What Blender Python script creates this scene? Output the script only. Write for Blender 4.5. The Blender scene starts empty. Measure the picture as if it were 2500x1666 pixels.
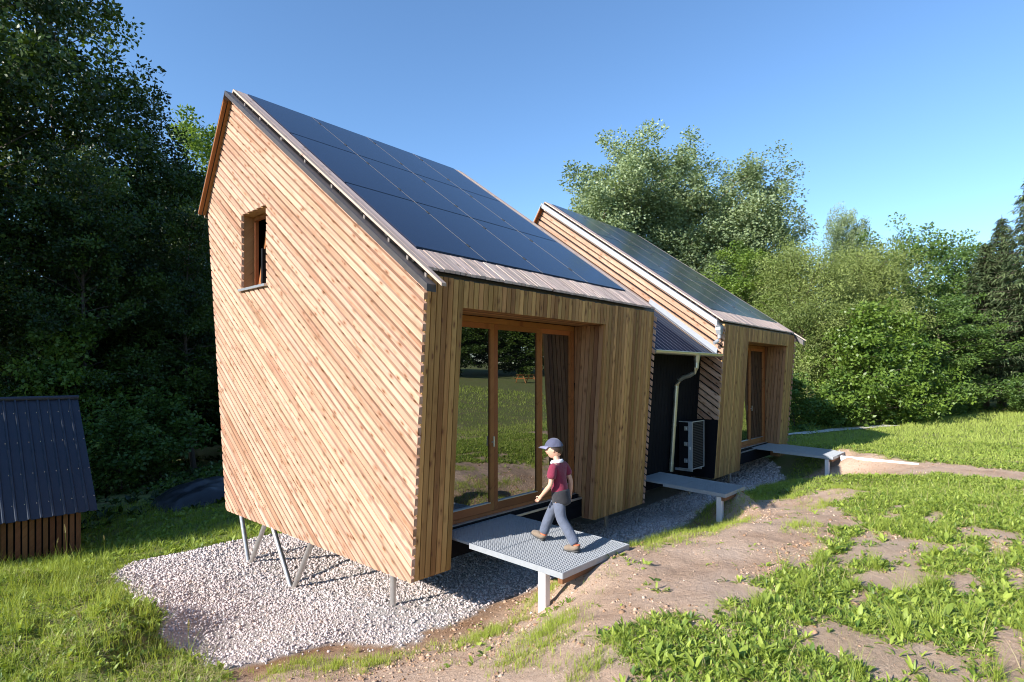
import bpy, bmesh, math, random
import numpy as np
from mathutils import Vector, Matrix
rng = np.random.default_rng(7)
random.seed(7)
S = bpy.context.scene
COL = S.collection
R = math.radians

# ------------------------------------------------------------------ helpers
def tag(o, label=None, cat=None, group=None, kind=None):
    if label: o['label'] = label
    if cat: o['category'] = cat
    if group: o['group'] = group
    if kind: o['kind'] = kind
    return o

def link(o, parent=None):
    COL.objects.link(o)
    if parent is not None:
        o.parent = parent
        # parts are modelled in world metres: cancel the offsets of all parents (none is rotated)
        off = Vector((0, 0, 0)); p = parent
        while p is not None:
            off += p.location; p = p.parent
        o.location = Vector(o.location) - off
    return o

def empty(name, loc, label, cat, group=None):
    o = bpy.data.objects.new(name, None)
    o.empty_display_size = .2
    o.location = loc
    COL.objects.link(o)
    return tag(o, label, cat, group)

class MB:
    """collects polygons with uv and a per-face tone; build() links them as one mesh object"""
    def __init__(s):
        s.v = []; s.f = []; s.uv = []; s.tone = []; s.mi = []
    def face(s, pts, uv=None, tone=.5, mi=0):
        b = len(s.v); s.v.extend([tuple(p) for p in pts])
        s.f.append(tuple(range(b, b + len(pts))))
        s.uv.append(uv if uv is not None else [(0, 0)] * len(pts)); s.tone.append(tone); s.mi.append(mi)
    def prism(s, outer, inner, uvf=None, tone=.5, mi=0):
        """outer/inner: matching 3-D polygons"""
        n = len(outer)
        o = [Vector(p) for p in outer]; i = [Vector(p) for p in inner]
        # orient so that the outer face looks away from the inner one
        nrm = Vector((0, 0, 0)); c = sum(o, Vector()) / n
        for k in range(n): nrm += (o[k] - c).cross(o[(k + 1) % n] - c)
        if nrm.dot(c - sum(i, Vector()) / n) < 0: o.reverse(); i.reverse()
        uvf = uvf or (lambda p: (p.x, p.z))
        def f(pts):
            s.face(pts, [uvf(p) for p in pts], tone, mi)
        f(o); f(list(reversed(i)))
        for k in range(n):
            m = (k + 1) % n
            pts = [o[k], i[k], i[m], o[m]]
            uv = [uvf(p) for p in pts]
            # spread the thickness over v so that edges get grain too
            t = (o[k] - i[k]).length
            uv[1] = (uv[1][0] + .001, uv[1][1] + t); uv[2] = (uv[2][0] + .001, uv[2][1] + t)
            s.face(pts, uv, tone, mi)
    def box(s, a, b, tone=.5, mi=0, axis=0):
        x0, y0, z0 = (min(a[k], b[k]) for k in range(3)); x1, y1, z1 = (max(a[k], b[k]) for k in range(3))
        ru = rng.uniform(0, 50)
        def uvf(p):
            q = (p.x, p.y, p.z); w = [q[k] for k in range(3) if k != axis]
            return (q[axis] + ru, w[0] + w[1])
        s.prism([(x0, y0, z1), (x1, y0, z1), (x1, y1, z1), (x0, y1, z1)],
                [(x0, y0, z0), (x1, y0, z0), (x1, y1, z0), (x0, y1, z0)], uvf, tone, mi)
    def tube(s, pts, rad, n=12, tone=.5, mi=0, cap=True):
        pts = [Vector(p) for p in pts]
        if not hasattr(rad, '__len__'): rad = [rad] * len(pts)
        rings = []
        for k, p in enumerate(pts):
            d = (pts[min(k + 1, len(pts) - 1)] - pts[max(k - 1, 0)]).normalized()
            a = d.cross(Vector((0, 0, 1)) if abs(d.z) < .9 else Vector((1, 0, 0))).normalized(); b = d.cross(a)
            rings.append([p + (a * math.cos(t) + b * math.sin(t)) * rad[k] for t in [2 * math.pi * j / n for j in range(n)]])
        L = 0
        for k in range(len(rings) - 1):
            l2 = L + (pts[k + 1] - pts[k]).length
            for j in range(n):
                m = (j + 1) % n
                s.face([rings[k][j], rings[k][m], rings[k + 1][m], rings[k + 1][j]],
                       [(L, j / n), (L, (j + 1) / n), (l2, (j + 1) / n), (l2, j / n)], tone, mi)
            L = l2
        if cap:
            s.face(list(reversed(rings[0])), None, tone, mi); s.face(rings[-1], None, tone, mi)
    def build(s, name, mats, parent=None, smooth=False):
        me = bpy.data.meshes.new(name)
        me.from_pydata(s.v, [], s.f)
        if not isinstance(mats, (list, tuple)): mats = [mats]
        for m in mats: me.materials.append(m)
        uvl = me.uv_layers.new(name='UVMap')
        uvl.data.foreach_set('uv', np.array([c for f in s.uv for p in f for c in p], np.float32))
        at = me.attributes.new('tone', 'FLOAT', 'FACE')
        at.data.foreach_set('value', np.array(s.tone, np.float32))
        me.polygons.foreach_set('material_index', np.array(s.mi, np.int32))
        if smooth: me.polygons.foreach_set('use_smooth', np.ones(len(s.f), bool))
        me.update()
        return link(bpy.data.objects.new(name, me), parent)

def np_mesh(name, V, F, mat, tint=None, smooth=False):
    """V (n,3), F (m,k) with k = 3 or 4"""
    me = bpy.data.meshes.new(name)
    V = np.ascontiguousarray(V, np.float32); F = np.ascontiguousarray(F, np.int32)
    m, k = F.shape
    me.vertices.add(len(V)); me.vertices.foreach_set('co', V.ravel())
    me.loops.add(m * k); me.loops.foreach_set('vertex_index', F.ravel())
    me.polygons.add(m); me.polygons.foreach_set('loop_start', np.arange(0, m * k, k, dtype=np.int32))
    if smooth: me.polygons.foreach_set('use_smooth', np.ones(m, bool))
    if tint is not None:
        at = me.attributes.new('tone', 'FLOAT', 'POINT'); at.data.foreach_set('value', np.ascontiguousarray(tint, np.float32))
    for mm in (mat if isinstance(mat, (list, tuple)) else [mat]): me.materials.append(mm)
    me.update(calc_edges=True); me.validate()
    return me

def obj(name, me, parent=None, loc=(0, 0, 0)):
    o = bpy.data.objects.new(name, me); o.location = loc
    return link(o, parent)

# ------------------------------------------------------------------ materials
class NT:
    def __init__(s, name):
        s.m = bpy.data.materials.new(name); s.m.use_nodes = True
        s.t = s.m.node_tree; s.t.nodes.clear()
        s.out = s.n('ShaderNodeOutputMaterial')
    def n(s, typ, **kw):
        nd = s.t.nodes.new(typ)
        for k, v in kw.items():
            if k in nd.inputs.keys(): nd.inputs[k].default_value = v
            else: setattr(nd, k, v)
        return nd
    def l(s, a, b): s.t.links.new(a, b)
    def math(s, op, a, b=None, clamp=False):
        nd = s.n('ShaderNodeMath', operation=op, use_clamp=clamp)
        for k, v in enumerate((a, b)):
            if v is None: continue
            if isinstance(v, (int, float)): nd.inputs[k].default_value = v
            else: s.l(v, nd.inputs[k])
        return nd.outputs[0]
    def mix(s, fac, a, b, blend='MIX'):
        nd = s.n('ShaderNodeMix', data_type='RGBA', blend_type=blend)
        for k, v in ((0, fac), (6, a), (7, b)):
            if isinstance(v, (int, float)): nd.inputs[k].default_value = v
            elif isinstance(v, tuple): nd.inputs[k].default_value = (*v, 1)
            else: s.l(v, nd.inputs[k])
        return nd.outputs[2]
    def ramp(s, fac, stops):
        nd = s.n('ShaderNodeValToRGB'); cr = nd.color_ramp
        while len(cr.elements) < len(stops): cr.elements.new(.5)
        for e, (p, c) in zip(cr.elements, stops):
            e.position = p; e.color = (*c, 1) if isinstance(c, tuple) else (c, c, c, 1)
        s.l(fac, nd.inputs[0]); return nd.outputs[0]
    def noise(s, vec, scale, detail=4, rough=.55):
        nd = s.n('ShaderNodeTexNoise', Scale=scale, Detail=detail, Roughness=rough)
        if vec is not None: s.l(vec, nd.inputs['Vector'])
        return nd.outputs['Fac']
    def mapping(s, vec, scale=(1, 1, 1)):
        nd = s.n('ShaderNodeMapping'); nd.inputs['Scale'].default_value = scale; s.l(vec, nd.inputs[0]); return nd.outputs[0]
    def attr(s, name): return s.n('ShaderNodeAttribute', attribute_name=name)
    def bump(s, h, strength=.3, dist=.01):
        nd = s.n('ShaderNodeBump', Strength=strength, Distance=dist); s.l(h, nd.inputs['Height']); return nd.outputs[0]
    def bsdf(s, col=None, rough=.6, metal=0., normal=None, **kw):
        b = s.n('ShaderNodeBsdfPrincipled')
        b.inputs['Metallic'].default_value = metal
        if isinstance(rough, (int, float)): b.inputs['Roughness'].default_value = rough
        else: s.l(rough, b.inputs['Roughness'])
        if isinstance(col, tuple): b.inputs['Base Color'].default_value = (*col, 1)
        elif col is not None: s.l(col, b.inputs['Base Color'])
        if normal is not None: s.l(normal, b.inputs['Normal'])
        for k, v in kw.items(): b.inputs[k.replace('_', ' ')].default_value = v
        return b
    def done(s, sh):
        s.l(sh.outputs[0] if hasattr(sh, 'outputs') else sh, s.out.inputs[0]); return s.m

def wood(name, light, dark, knot=(.17, .07, .028), grey=0., vary=1.):
    t = NT(name)
    uv = t.n('ShaderNodeUVMap', uv_map='UVMap').outputs[0]
    tone = t.attr('tone').outputs['Fac']
    g1 = t.noise(t.mapping(uv, (2.2, 60, 1)), 1.0, 5, .6)
    g2 = t.noise(t.mapping(uv, (.8, 9, 1)), 1.0, 3, .5)
    fac = t.math('ADD', t.math('MULTIPLY', t.math('SUBTRACT', g1, .5), 1.1), t.math('ADD', t.math('MULTIPLY', t.math('SUBTRACT', g2, .5), 1.3), t.math('ADD', .45 * (1 - vary), t.math('MULTIPLY', tone, .9 * vary))), clamp=False)
    fac = t.math('MINIMUM', t.math('MAXIMUM', fac, 0.), 1.)
    col = t.mix(fac, light, dark)
    # warm or pale whole boards
    hue = t.n('ShaderNodeHueSaturation'); t.l(col, hue.inputs['Color'])
    t.l(t.math('ADD', .488, t.math('MULTIPLY', t.math('FRACT', t.math('MULTIPLY', tone, 7.31)), .016 * vary)), hue.inputs['Hue'])
    t.l(t.math('ADD', 1 - .2 * vary, t.math('MULTIPLY', t.math('FRACT', t.math('MULTIPLY', tone, 13.7)), .4 * vary)), hue.inputs['Value'])
    col = hue.outputs[0]
    # knots
    vo = t.n('ShaderNodeTexVoronoi', Scale=1.0, Randomness=1.0); t.l(t.mapping(uv, (5.2, 13, 1)), vo.inputs['Vector'])
    wob = t.math('MULTIPLY', t.math('SUBTRACT', t.noise(t.mapping(uv, (30, 30, 1)), 1., 2), .5), .14)
    kd = t.math('ADD', vo.outputs['Distance'], wob)
    core = t.ramp(kd, [(.10, 1.), (.19, 0.)])
    halo = t.ramp(kd, [(.14, .65), (.42, 0.)])
    sc = t.n('ShaderNodeSeparateColor'); t.l(vo.outputs['Color'], sc.inputs[0])
    sel = t.math('GREATER_THAN', sc.outputs[0], .30)
    col = t.mix(t.math('MULTIPLY', halo, sel), col, tuple(c * .5 + k * .5 for c, k in zip(dark, knot)))
    col = t.mix(t.math('MULTIPLY', core, sel), col, knot)
    if grey:
        col = t.mix(grey, col, (.5, .44, .40))
    nrm = t.bump(t.math('SUBTRACT', g1, t.math('MULTIPLY', core, .4)), .25, .004)
    return t.done(t.bsdf(col, .62, 0, nrm, Specular_IOR_Level=.3))

def plain(name, col, rough=.5, metal=0., var=.15, scale=6., bump=0., **kw):
    t = NT(name)
    co = t.n('ShaderNodeTexCoord').outputs['Object']
    n = t.noise(co, scale, 4)
    c = t.mix(n, tuple(x * (1 - var) for x in col), tuple(min(1, x * (1 + var)) for x in col))
    rg = t.math('ADD', rough - .08, t.math('MULTIPLY', t.noise(co, scale * 2.3, 3), .16))
    nrm = t.bump(t.noise(co, scale * 5, 3), bump, .004) if bump else None
    return t.done(t.bsdf(c, rg, metal, nrm, **kw))

def leaf_mat(name, c0, c1, trans=.35, rough=.45, spec=.35):
    t = NT(name)
    tone = t.attr('tone').outputs['Fac']
    col = t.ramp(tone, [(0., c0), (1., c1)])
    b = t.bsdf(col, rough, 0, None, Specular_IOR_Level=spec)
    tr = t.n('ShaderNodeBsdfTranslucent')
    t.l(t.mix(1., col, (1.25, 1.25, .55), 'MULTIPLY'), tr.inputs[0])
    mx = t.n('ShaderNodeMixShader', Fac=trans); t.l(b.outputs[0], mx.inputs[1]); t.l(tr.outputs[0], mx.inputs[2])
    return t.done(mx)

M = {}
M['larch'] = wood('larch', (.585, .39, .262), (.28, .145, .073), vary=.55)
M['larch_front'] = wood('larch_front', (.52, .31, .105), (.26, .135, .037))
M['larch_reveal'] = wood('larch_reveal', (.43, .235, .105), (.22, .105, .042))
M['larch_roof'] = wood('larch_roof', (.66, .50, .39), (.45, .31, .22), grey=.22)
M['frame_wood'] = wood('frame_wood', (.36, .15, .045), (.26, .095, .025), knot=(.2, .07, .02))
M['ply'] = wood('ply', (.5, .28, .12), (.36, .18, .07))
M['shed_wood'] = wood('shed_wood', (.24, .115, .05), (.14, .06, .025))
M['black'] = plain('black_board', (.008, .008, .010), .8, 0, .3, Specular_IOR_Level=.12)
M['membrane'] = plain('membrane', (.02, .016, .013), .8)
M['dark_metal'] = plain('dark_metal', (.10, .092, .09), .42, .6, .2, 4)
M['navy_metal'] = plain('navy_metal', (.032, .042, .062), .42, .25, .15, 3)
M['galv'] = plain('galvanised', (.58, .60, .62), .4, .85, .18, 9)
M['galv_dull'] = plain('galvanised_dull', (.36, .38, .40), .5, .35, .16, 14)
M['rail'] = plain('rail', (.20, .17, .145), .5, .3, .15, 9)
M['verge_zinc'] = plain('verge_zinc', (.30, .32, .34), .42, .55, .2, 5)
M['zinc_pipe'] = plain('zinc_pipe', (.55, .55, .45), .38, .8, .2, 5)
M['steel_leg'] = plain('steel_leg', (.55, .53, .5), .38, .8, .2, 20)
M['white_post'] = plain('white_post', (.72, .69, .66), .8, 0, .1, 12, .3)
M['rubber'] = plain('rubber', (.02, .02, .02), .7)
M['tarp'] = plain('tarp', (.02, .022, .027), .35, 0, .3, 5)

def m_panel():
    t = NT('solar_glass')
    co = t.n('ShaderNodeTexCoord').outputs['Object']
    n = t.noise(t.mapping(co, (3, 40, 40)), 1., 3)
    c = t.mix(n, (.017, .022, .042), (.023, .030, .056))
    # slightly darker ruling between the cell rows
    uv = t.n('ShaderNodeUVMap', uv_map='UVMap').outputs[0]
    sp = t.n('ShaderNodeSeparateXYZ'); t.l(uv, sp.inputs[0])
    ln = t.math('LESS_THAN', t.math('FRACT', t.math('MULTIPLY', sp.outputs[1], 5.8)), .012)
    c = t.mix(t.math('MULTIPLY', ln, .25), c, (.05, .055, .065))
    nn = t.noise(co, 1.4, 2)
    return t.done(t.bsdf(c, .16, 0, t.bump(nn, .03, .02), Specular_IOR_Level=.26))
M['panel'] = m_panel()

def m_glass():
    t = NT('window_glass')
    co = t.n('ShaderNodeTexCoord').outputs['Object']
    n = t.noise(co, .9, 1)
    b = t.bsdf((.006, .007, .007), .0, 0, t.bump(n, .018, .05), IOR=3.3, Specular_IOR_Level=.5)
    return t.done(b)
M['glass'] = m_glass()
# ------------------------------------------------------------------ terrain
CT = np.array([(15.4, 3.55, -0.66), (15.0, 3.25, -0.62), (14.6, 2.95, -0.48), (15.75, 3.15, -0.42), (16.2, 3.1, -0.13), (16.5, 3.35, -0.13), (15.95, 2.5, -0.12), (8.0, 3.0, -0.1), (8.0, 2.0, -0.03), (12.0, 2.5, -0.14), (14.0, 2.0, -0.1), (6.8, 2.9, -0.08), (12.0, 3.4, -0.32), (9.0, 3.1, -0.25), (14.0, 3.0, -0.25), (18.0, 2.5, -0.1), (7.3, 3.55, -0.2), (8.3, 3.6, -0.5), (9.0, 3.45, -0.42), (7.5, 4.3, -0.62), (11.0, 1.0, 0.0), (15.0, 0.0, -0.02), (4.2, 9.8, -1.26), (4.2, 8.3, -1.27), (4.2, 5.76, -0.88), (6.6, 6.0, -0.95), (9.0, 6.0, -0.92), (6.6, 9.0, -1.2), (10.8, 5.0, -0.85), (14.0, 6.0, -0.9), (15.0, 9.0, -1.1), (10.8, 9.0, -1.15), (10.5, 7.0, -1.0), (17.0, 7.0, -0.9), (4.75, 3.79, -0.55), (9.72, 3.86, -0.58), (5.9, 3.45, -0.11), (5.2, 3.45, -0.13), (10.3, 3.7, -0.13), (16.9, 3.6, -0.12), (8.0, 0.0, 0.03), (5.0, 0.0, 0.05), (3.0, 0.0, 0.02), (0.0, 0.0, 0.05), (-3.0, 0.0, 0.0), (12.0, 0.0, 0.02), (20.0, 0.0, -0.08), (30.0, 0.0, -0.1), (30.0, -10.0, 0.4), (10.0, -10.0, 0.55), (0.0, -10.0, 0.5), (-12.0, -10.0, 0.4), (10.0, -30.0, 1.8), (-10.0, -30.0, 1.7), (35.0, -30.0, 1.5), (10.0, -60.0, 3.0), (50.0, -20.0, 0.8), (25.0, 5.0, -0.3), (35.0, 5.0, -0.3), (40.0, 0.0, -0.1), (22.0, 8.0, -0.5), (22.0, 12.0, -0.8), (30.0, 12.0, -0.7), (45.0, 10.0, -0.5), (-1.0, 3.0, -0.35), (-4.0, 6.0, -0.7), (-6.0, 10.0, -1.2), (-8.0, 3.0, -0.4), (0.0, 25.0, -1.9), (10.0, 20.0, -1.6), (20.0, 20.0, -1.3), (-12.0, 18.0, -1.6), (12.0, 14.0, -1.4), (40.0, 30.0, -1.2), (0.0, 45.0, -2.4), (-20.0, -20.0, 0.8), (-25.0, 5.0, -0.8), (2.43, 11.15, -1.3), (4.48, 11.36, -1.3), (2.6, 8.48, -1.12), (2.15, 6.76, -1.0), (3.01, 6.08, -0.95), (3.51, 5.23, -0.88), (4.4, 4.57, -0.78), (5.54, 4.5, -0.72), (1.16, 6.89, -0.72), (1.1, 8.81, -0.85), (1.42, 11.05, -1.1), (1.65, 6.85, -0.72), (2.2, 7.59, -0.85), (1.84, 8.52, -0.9), (2.33, 4.71, -0.62), (2.96, 3.82, -0.5), (3.84, 3.46, -0.42), (4.99, 3.7, -0.36), (5.9, 3.48, -0.1), (4.11, 2.83, -0.1), (5.79, 3.05, -0.1), (7.03, 3.82, -0.35), (9.89, 4.39, -0.66), (9.19, 4.68, -0.72), (10.48, 3.5, -0.4), (12.09, 4.46, -0.62), (13.78, 4.43, -0.65), (10.67, 3.36, -0.3), (11.71, 3.38, -0.4), (14.56, 3.49, -0.64), (16.53, 3.39, -0.5), (16.11, 3.22, -0.12), (8.48, 2.84, -0.18), (7.74, 3.14, -0.2), (12.78, 2.34, -0.3), (10.37, 2.49, -0.22), (2.75, 14.08, -1.5), (1.56, 15.01, -1.5), (5.86, 17.08, -1.45), (5.42, 14.21, -1.4), (5.42, 12.05, -1.3)])
_n = len(CT)
def _U(r2): return np.where(r2 > 0, r2 * np.log(np.maximum(r2, 1e-12)), 0)
_K = _U(((CT[:, None, :2] - CT[None, :, :2]) ** 2).sum(-1)) + .03 * np.eye(_n)
_P = np.c_[np.ones(_n), CT[:, :2]]
_sol = np.linalg.solve(np.block([[_K, _P], [_P.T, np.zeros((3, 3))]]), np.r_[CT[:, 2], np.zeros(3)])

def vnoise(x, y, seed=0):
    """smooth value noise in 0..1"""
    x = np.asarray(x, float); y = np.asarray(y, float)
    xi = np.floor(x).astype(np.int64); yi = np.floor(y).astype(np.int64)
    fx = x - xi; fy = y - yi; fx = fx * fx * (3 - 2 * fx); fy = fy * fy * (3 - 2 * fy)
    def h(a, b):
        k = (a * 374761393 + b * 668265263 + seed * 982451653) & 0xffffffff
        k = ((k ^ (k >> 13)) * 1274126177) & 0xffffffff
        return ((k ^ (k >> 16)) & 0xffff) / 65535.
    return (h(xi, yi) * (1 - fx) + h(xi + 1, yi) * fx) * (1 - fy) + (h(xi, yi + 1) * (1 - fx) + h(xi + 1, yi + 1) * fx) * fy
def fbm(x, y, seed=0, o=4):
    s = 0; a = .5; t = 0
    for k in range(o):
        s = s + a * vnoise(np.asarray(x) * 2 ** k, np.asarray(y) * 2 ** k, seed + k); t += a; a *= .5
    return s / t
def sstep(a, b, x): 
    t = np.clip((x - a) / (b - a), 0, 1); return t * t * (3 - 2 * t)

def inside(poly, x, y):
    """signed distance-ish: positive inside"""
    x = np.asarray(x, float); y = np.asarray(y, float)
    c = np.zeros(x.shape, bool); dmin = np.full(x.shape, 1e9)
    n = len(poly)
    for k in range(n):
        x0, y0 = poly[k]; x1, y1 = poly[(k + 1) % n]
        if y0 != y1:
            hit = ((y0 > y) != (y1 > y)) & (x < (x1 - x0) * (y - y0) / (y1 - y0) + x0); c ^= hit
        ex, ey = x1 - x0, y1 - y0; L = ex * ex + ey * ey + 1e-9
        t = np.clip(((x - x0) * ex + (y - y0) * ey) / L, 0, 1)
        dmin = np.minimum(dmin, np.hypot(x - x0 - t * ex, y - y0 - t * ey))
    return np.where(c, dmin, -dmin)

def base_h(x, y):
    x = np.asarray(x, float); y = np.asarray(y, float); sh = x.shape
    x = x.ravel(); y = y.ravel(); z = np.empty_like(x)
    for a in range(0, len(x), 20000):
        s = slice(a, a + 20000)
        k = _U((x[s, None] - CT[None, :, 0]) ** 2 + (y[s, None] - CT[None, :, 1]) ** 2)
        z[s] = k @ _sol[:_n] + _sol[_n] + _sol[_n + 1] * x[s] + _sol[_n + 2] * y[s]
    far = np.clip(-.052 * y, -2.2, 5.)
    w = sstep(34, 62, np.hypot(x - 8, y - 2))
    return (z * (1 - w) + far * w).reshape(sh)

GRAVEL = [(2.44,11.17),(2.98,11.7),(4.55,11.55),(6.1,11.0),(12,10.6),(18.4,10.5),(18.6,6.4),(16.9,5.25),(15.8,4.6),(14.4,4.5),(12.8,4.42),(11.7,4.6),(10.4,4.45),(9.2,4.5),(8.1,4.42),(7.0,4.32),(6.0,4.35),(5.7,4.6),(5.28,4.86),(4.66,4.76),(4.21,4.66),(3.9,4.85),(3.66,4.68),(3.4,4.95),(3.3,5.35),(2.9,5.45),(2.4,5.45),(2.12,5.6),(2.15,6.4),(2.1,7.0),(2.2,7.6),(2.42,9.44)]
# bare ground: the foot path, the bank under it and the spoil round the third deck
SOIL = [(1.2,4.2),(2.0,5.3),(2.6,5.9),(3.6,5.6),(4.5,5.2),(5.4,5.2),(6,4.9),(9,4.9),(10.2,4.3),(11,3.3),(12.1,2.6),(12.0,1.9),(10.6,2.2),(9.7,1.75),(7.9,1.55),(6.6,1.55),(5.5,1.72),(4.85,1.58),(4.5,1.95),(4.1,2.25),(3.76,2.4),(3.4,2.05),(3.1,1.7),(1.5,1.6),(.4,2.5)]
SPOIL = [(13.6,4.3),(15.2,4.35),(15.9,4.2),(17.2,3.5),(16.4,2.6),(15.9,1.2),(15.4,-1.2),(14.3,-1.2),(14.4,1.2),(14.4,2.6),(13.9,3.3)]

def jag(x, y, a=.16, f=2.6, seed=3):
    return (fbm(x * f, y * f, seed) - .5) * 2 * a + (vnoise(x * 11, y * 11, seed + 9) - .5) * a * .7
def m_gravel(x, y): return sstep(-.05, .05, inside(GRAVEL, x, y) + jag(x, y, .14))
def m_soil(x, y):
    p = np.maximum(inside(SOIL, x, y), inside(SPOIL, x, y))
    return sstep(-.12, .12, p + jag(x, y, .32, 1.7, 21))
BARE = [(8.5,.2,.7,.14),(6.75,.38,.65,.14),(7.3,.03,.7,.14),(5.35,.06,.5,.14),(5.65,1.05,.42,.09),(9.8,.9,.6,.12)]
def m_bare(x, y):
    """bare patches inside the weedy field"""
    b = np.zeros(np.shape(x))
    for (cx, cy, rx, ry) in BARE:
        b = np.maximum(b, 1 - np.hypot((x - cx) / rx, (y - cy) / ry) + jag(x, y, .35, 2.2, 33))
    return sstep(0, .3, b)

def height(x, y):
    z = base_h(x, y)
    g = m_gravel(x, y); s = m_soil(x, y)
    near = 1 - sstep(18, 30, np.hypot(x - 6, y - 3))
    z = z + near * (1 - .6 * s) * (fbm(x * 1.1, y * 1.1, 40) - .5) * .10
    z = z + near * s * (1 - g) * ((fbm(x * 5, y * 5, 50, 4) - .5) * .05)
    # crumbly clods on the steep bank
    bank = np.exp(-((y - 4.0) / .55) ** 2) * sstep(2.5, 4, x) * (1 - sstep(10.5, 11.5, x))
    bank = np.maximum(bank, np.exp(-(((x - 15.3) / .7) ** 2 + ((y - 3.1) / .8) ** 2)))
    z = z + bank * s * (1 - g) * (np.abs(fbm(x * 9, y * 9, 60, 3) - .5) * .16)
    z = z + g * .02
    lf = (1 - sstep(1.8, 2.5, x)) * sstep(4.2, 5.2, y) * near
    z = z + lf * (fbm(x * 2.4, y * 2.4, 91, 3) - .5) * .26
    return z

def grid_axis(lo, hi, d0, d1, step, far, grow=1.16):
    a = list(np.arange(d0, d1 + 1e-6, step)); s = step; v = a[-1]
    while v < hi:
        s = min(s * grow, far); v += s; a.append(v)
    s = step; v = a[0]; b = []
    while v > lo:
        s = min(s * grow, far); v -= s; b.append(v)
    return np.array(b[::-1] + a)
gx = grid_axis(-260, 300, -.5, 19, .07, 14); gy = grid_axis(-260, 260, -1.5, 12.5, .07, 14)
GX, GY = np.meshgrid(gx, gy, indexing='ij')
GZ = height(GX, GY)
_ix = np.arange(len(gx) * len(gy)).reshape(len(gx), len(gy))
GF = np.stack([_ix[:-1, :-1], _ix[1:, :-1], _ix[1:, 1:], _ix[:-1, 1:]], -1).reshape(-1, 4)

def sampz(x, y):
    """ground height from the built grid"""
    x = np.asarray(x, float); y = np.asarray(y, float)
    i = np.clip(np.searchsorted(gx, x) - 1, 0, len(gx) - 2); j = np.clip(np.searchsorted(gy, y) - 1, 0, len(gy) - 2)
    a = (x - gx[i]) / (gx[i + 1] - gx[i]); b = (y - gy[j]) / (gy[j + 1] - gy[j])
    return (GZ[i, j] * (1 - a) + GZ[i + 1, j] * a) * (1 - b) + (GZ[i, j + 1] * (1 - a) + GZ[i + 1, j + 1] * a) * b

def m_ground():
    t = NT('ground')
    pos = t.n('ShaderNodeNewGeometry').outputs['Position']
    g = t.attr('gravel').outputs['Fac']; s = t.attr('soil').outputs['Fac']
    n1 = t.noise(pos, 1.3, 5, .6); n2 = t.noise(pos, 14, 5, .65); n3 = t.noise(pos, 95, 4, .7)
    soil = t.ramp(n1, [(.3, (.43, .285, .19)), (.5, (.55, .395, .285)), (.7, (.61, .465, .355))])
    soil = t.mix(t.math('MULTIPLY', n2, .55), soil, (.31, .19, .115))
    soil = t.mix(t.ramp(n3, [(.54, 0.), (.68, .6)]), soil, (.62, .50, .38))
    soil = t.mix(t.ramp(n3, [(.30, .75), (.44, 0.)]), soil, (.20, .115, .065))
    # dry stalks and bits of straw lying about
    turf = t.mix(n2, (.12, .155, .034), (.22, .23, .08))
    turf = t.mix(t.ramp(n1, [(.45, 0.), (.7, .7)]), turf, (.22, .17, .09))
    grav = t.mix(n3, (.30, .265, .235), (.5, .455, .41))
    damp = t.attr('damp').outputs['Fac']
    soil = t.mix(t.math('MULTIPLY', damp, t.ramp(n1, [(.25, .35), (.6, 1.)])), soil, t.mix(n2, (.30, .165, .08), (.17, .09, .045)))
    col = t.mix(s, turf, soil); col = t.mix(g, col, grav)
    h = t.math('ADD', t.math('MULTIPLY', n2, .7), t.math('MULTIPLY', n3, .3))
    return t.done(t.bsdf(col, .95, 0, t.bump(h, 1., .05), Specular_IOR_Level=.15))
_g = m_gravel(GX, GY); _s = np.maximum(np.maximum(m_soil(GX, GY), m_bare(GX, GY)), .9 * (1 - sstep(10, 14, GX + jag(GX, GY, 2, .8, 5))) * (1 - sstep(2.2, 3.2, GY)) * sstep(1.5, 2.5, GX))
# inner woodland floor: leaf litter and earth
me = np_mesh('ground', np.stack([GX, GY, GZ], -1).reshape(-1, 3), GF, m_ground(), smooth=True)
for nm, arr in (('gravel', _g), ('soil', _s), ('damp', np.exp(-(np.minimum(inside(GRAVEL, GX, GY) + jag(GX, GY, .25, 2., 8), 0) / .42) ** 2))):
    at = me.attributes.new(nm, 'FLOAT', 'POINT'); at.data.foreach_set('value', arr.astype(np.float32).ravel())
tag(obj('ground', me), kind='structure')

# narrow gravel path across the meadow
def ribbon(name, pts, w, mat, lift=.02):
    V = []; F = []
    P = []
    for k in range(len(pts) - 1):
        a = np.array(pts[k]); b = np.array(pts[k + 1])
        for u in np.linspace(0, 1, 30, endpoint=(k == len(pts) - 2)): P.append(a * (1 - u) + b * u)
    P = np.array(P); D = np.gradient(P, axis=0); D /= np.linalg.norm(D, axis=1)[:, None]; N = np.stack([-D[:, 1], D[:, 0]], 1)
    k = 5
    for i in range(len(P)):
        for j in range(k):
            q = P[i] + N[i] * w * (j / (k - 1) - .5 + (vnoise(i * .7, j * 3., 5) - .5) * .12)
            V.append((q[0], q[1], sampz(q[0], q[1]) + lift))
    for i in range(len(P) - 1):
        for j in range(k - 1): F.append((i * k + j, (i + 1) * k + j, (i + 1) * k + j + 1, i * k + j + 1))
    return obj(name, np_mesh(name, np.array(V), np.array(F), mat, smooth=True))
PATH = [(17, 9.6), (20.5, 8.1), (23.4, 6.75), (28.2, 5.0), (29.5, 4.2)]
tag(ribbon('path', PATH, .8, plain('path_gravel', (.6, .56, .5), .9, 0, .2, 30, .6), .035), kind='structure')
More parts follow.
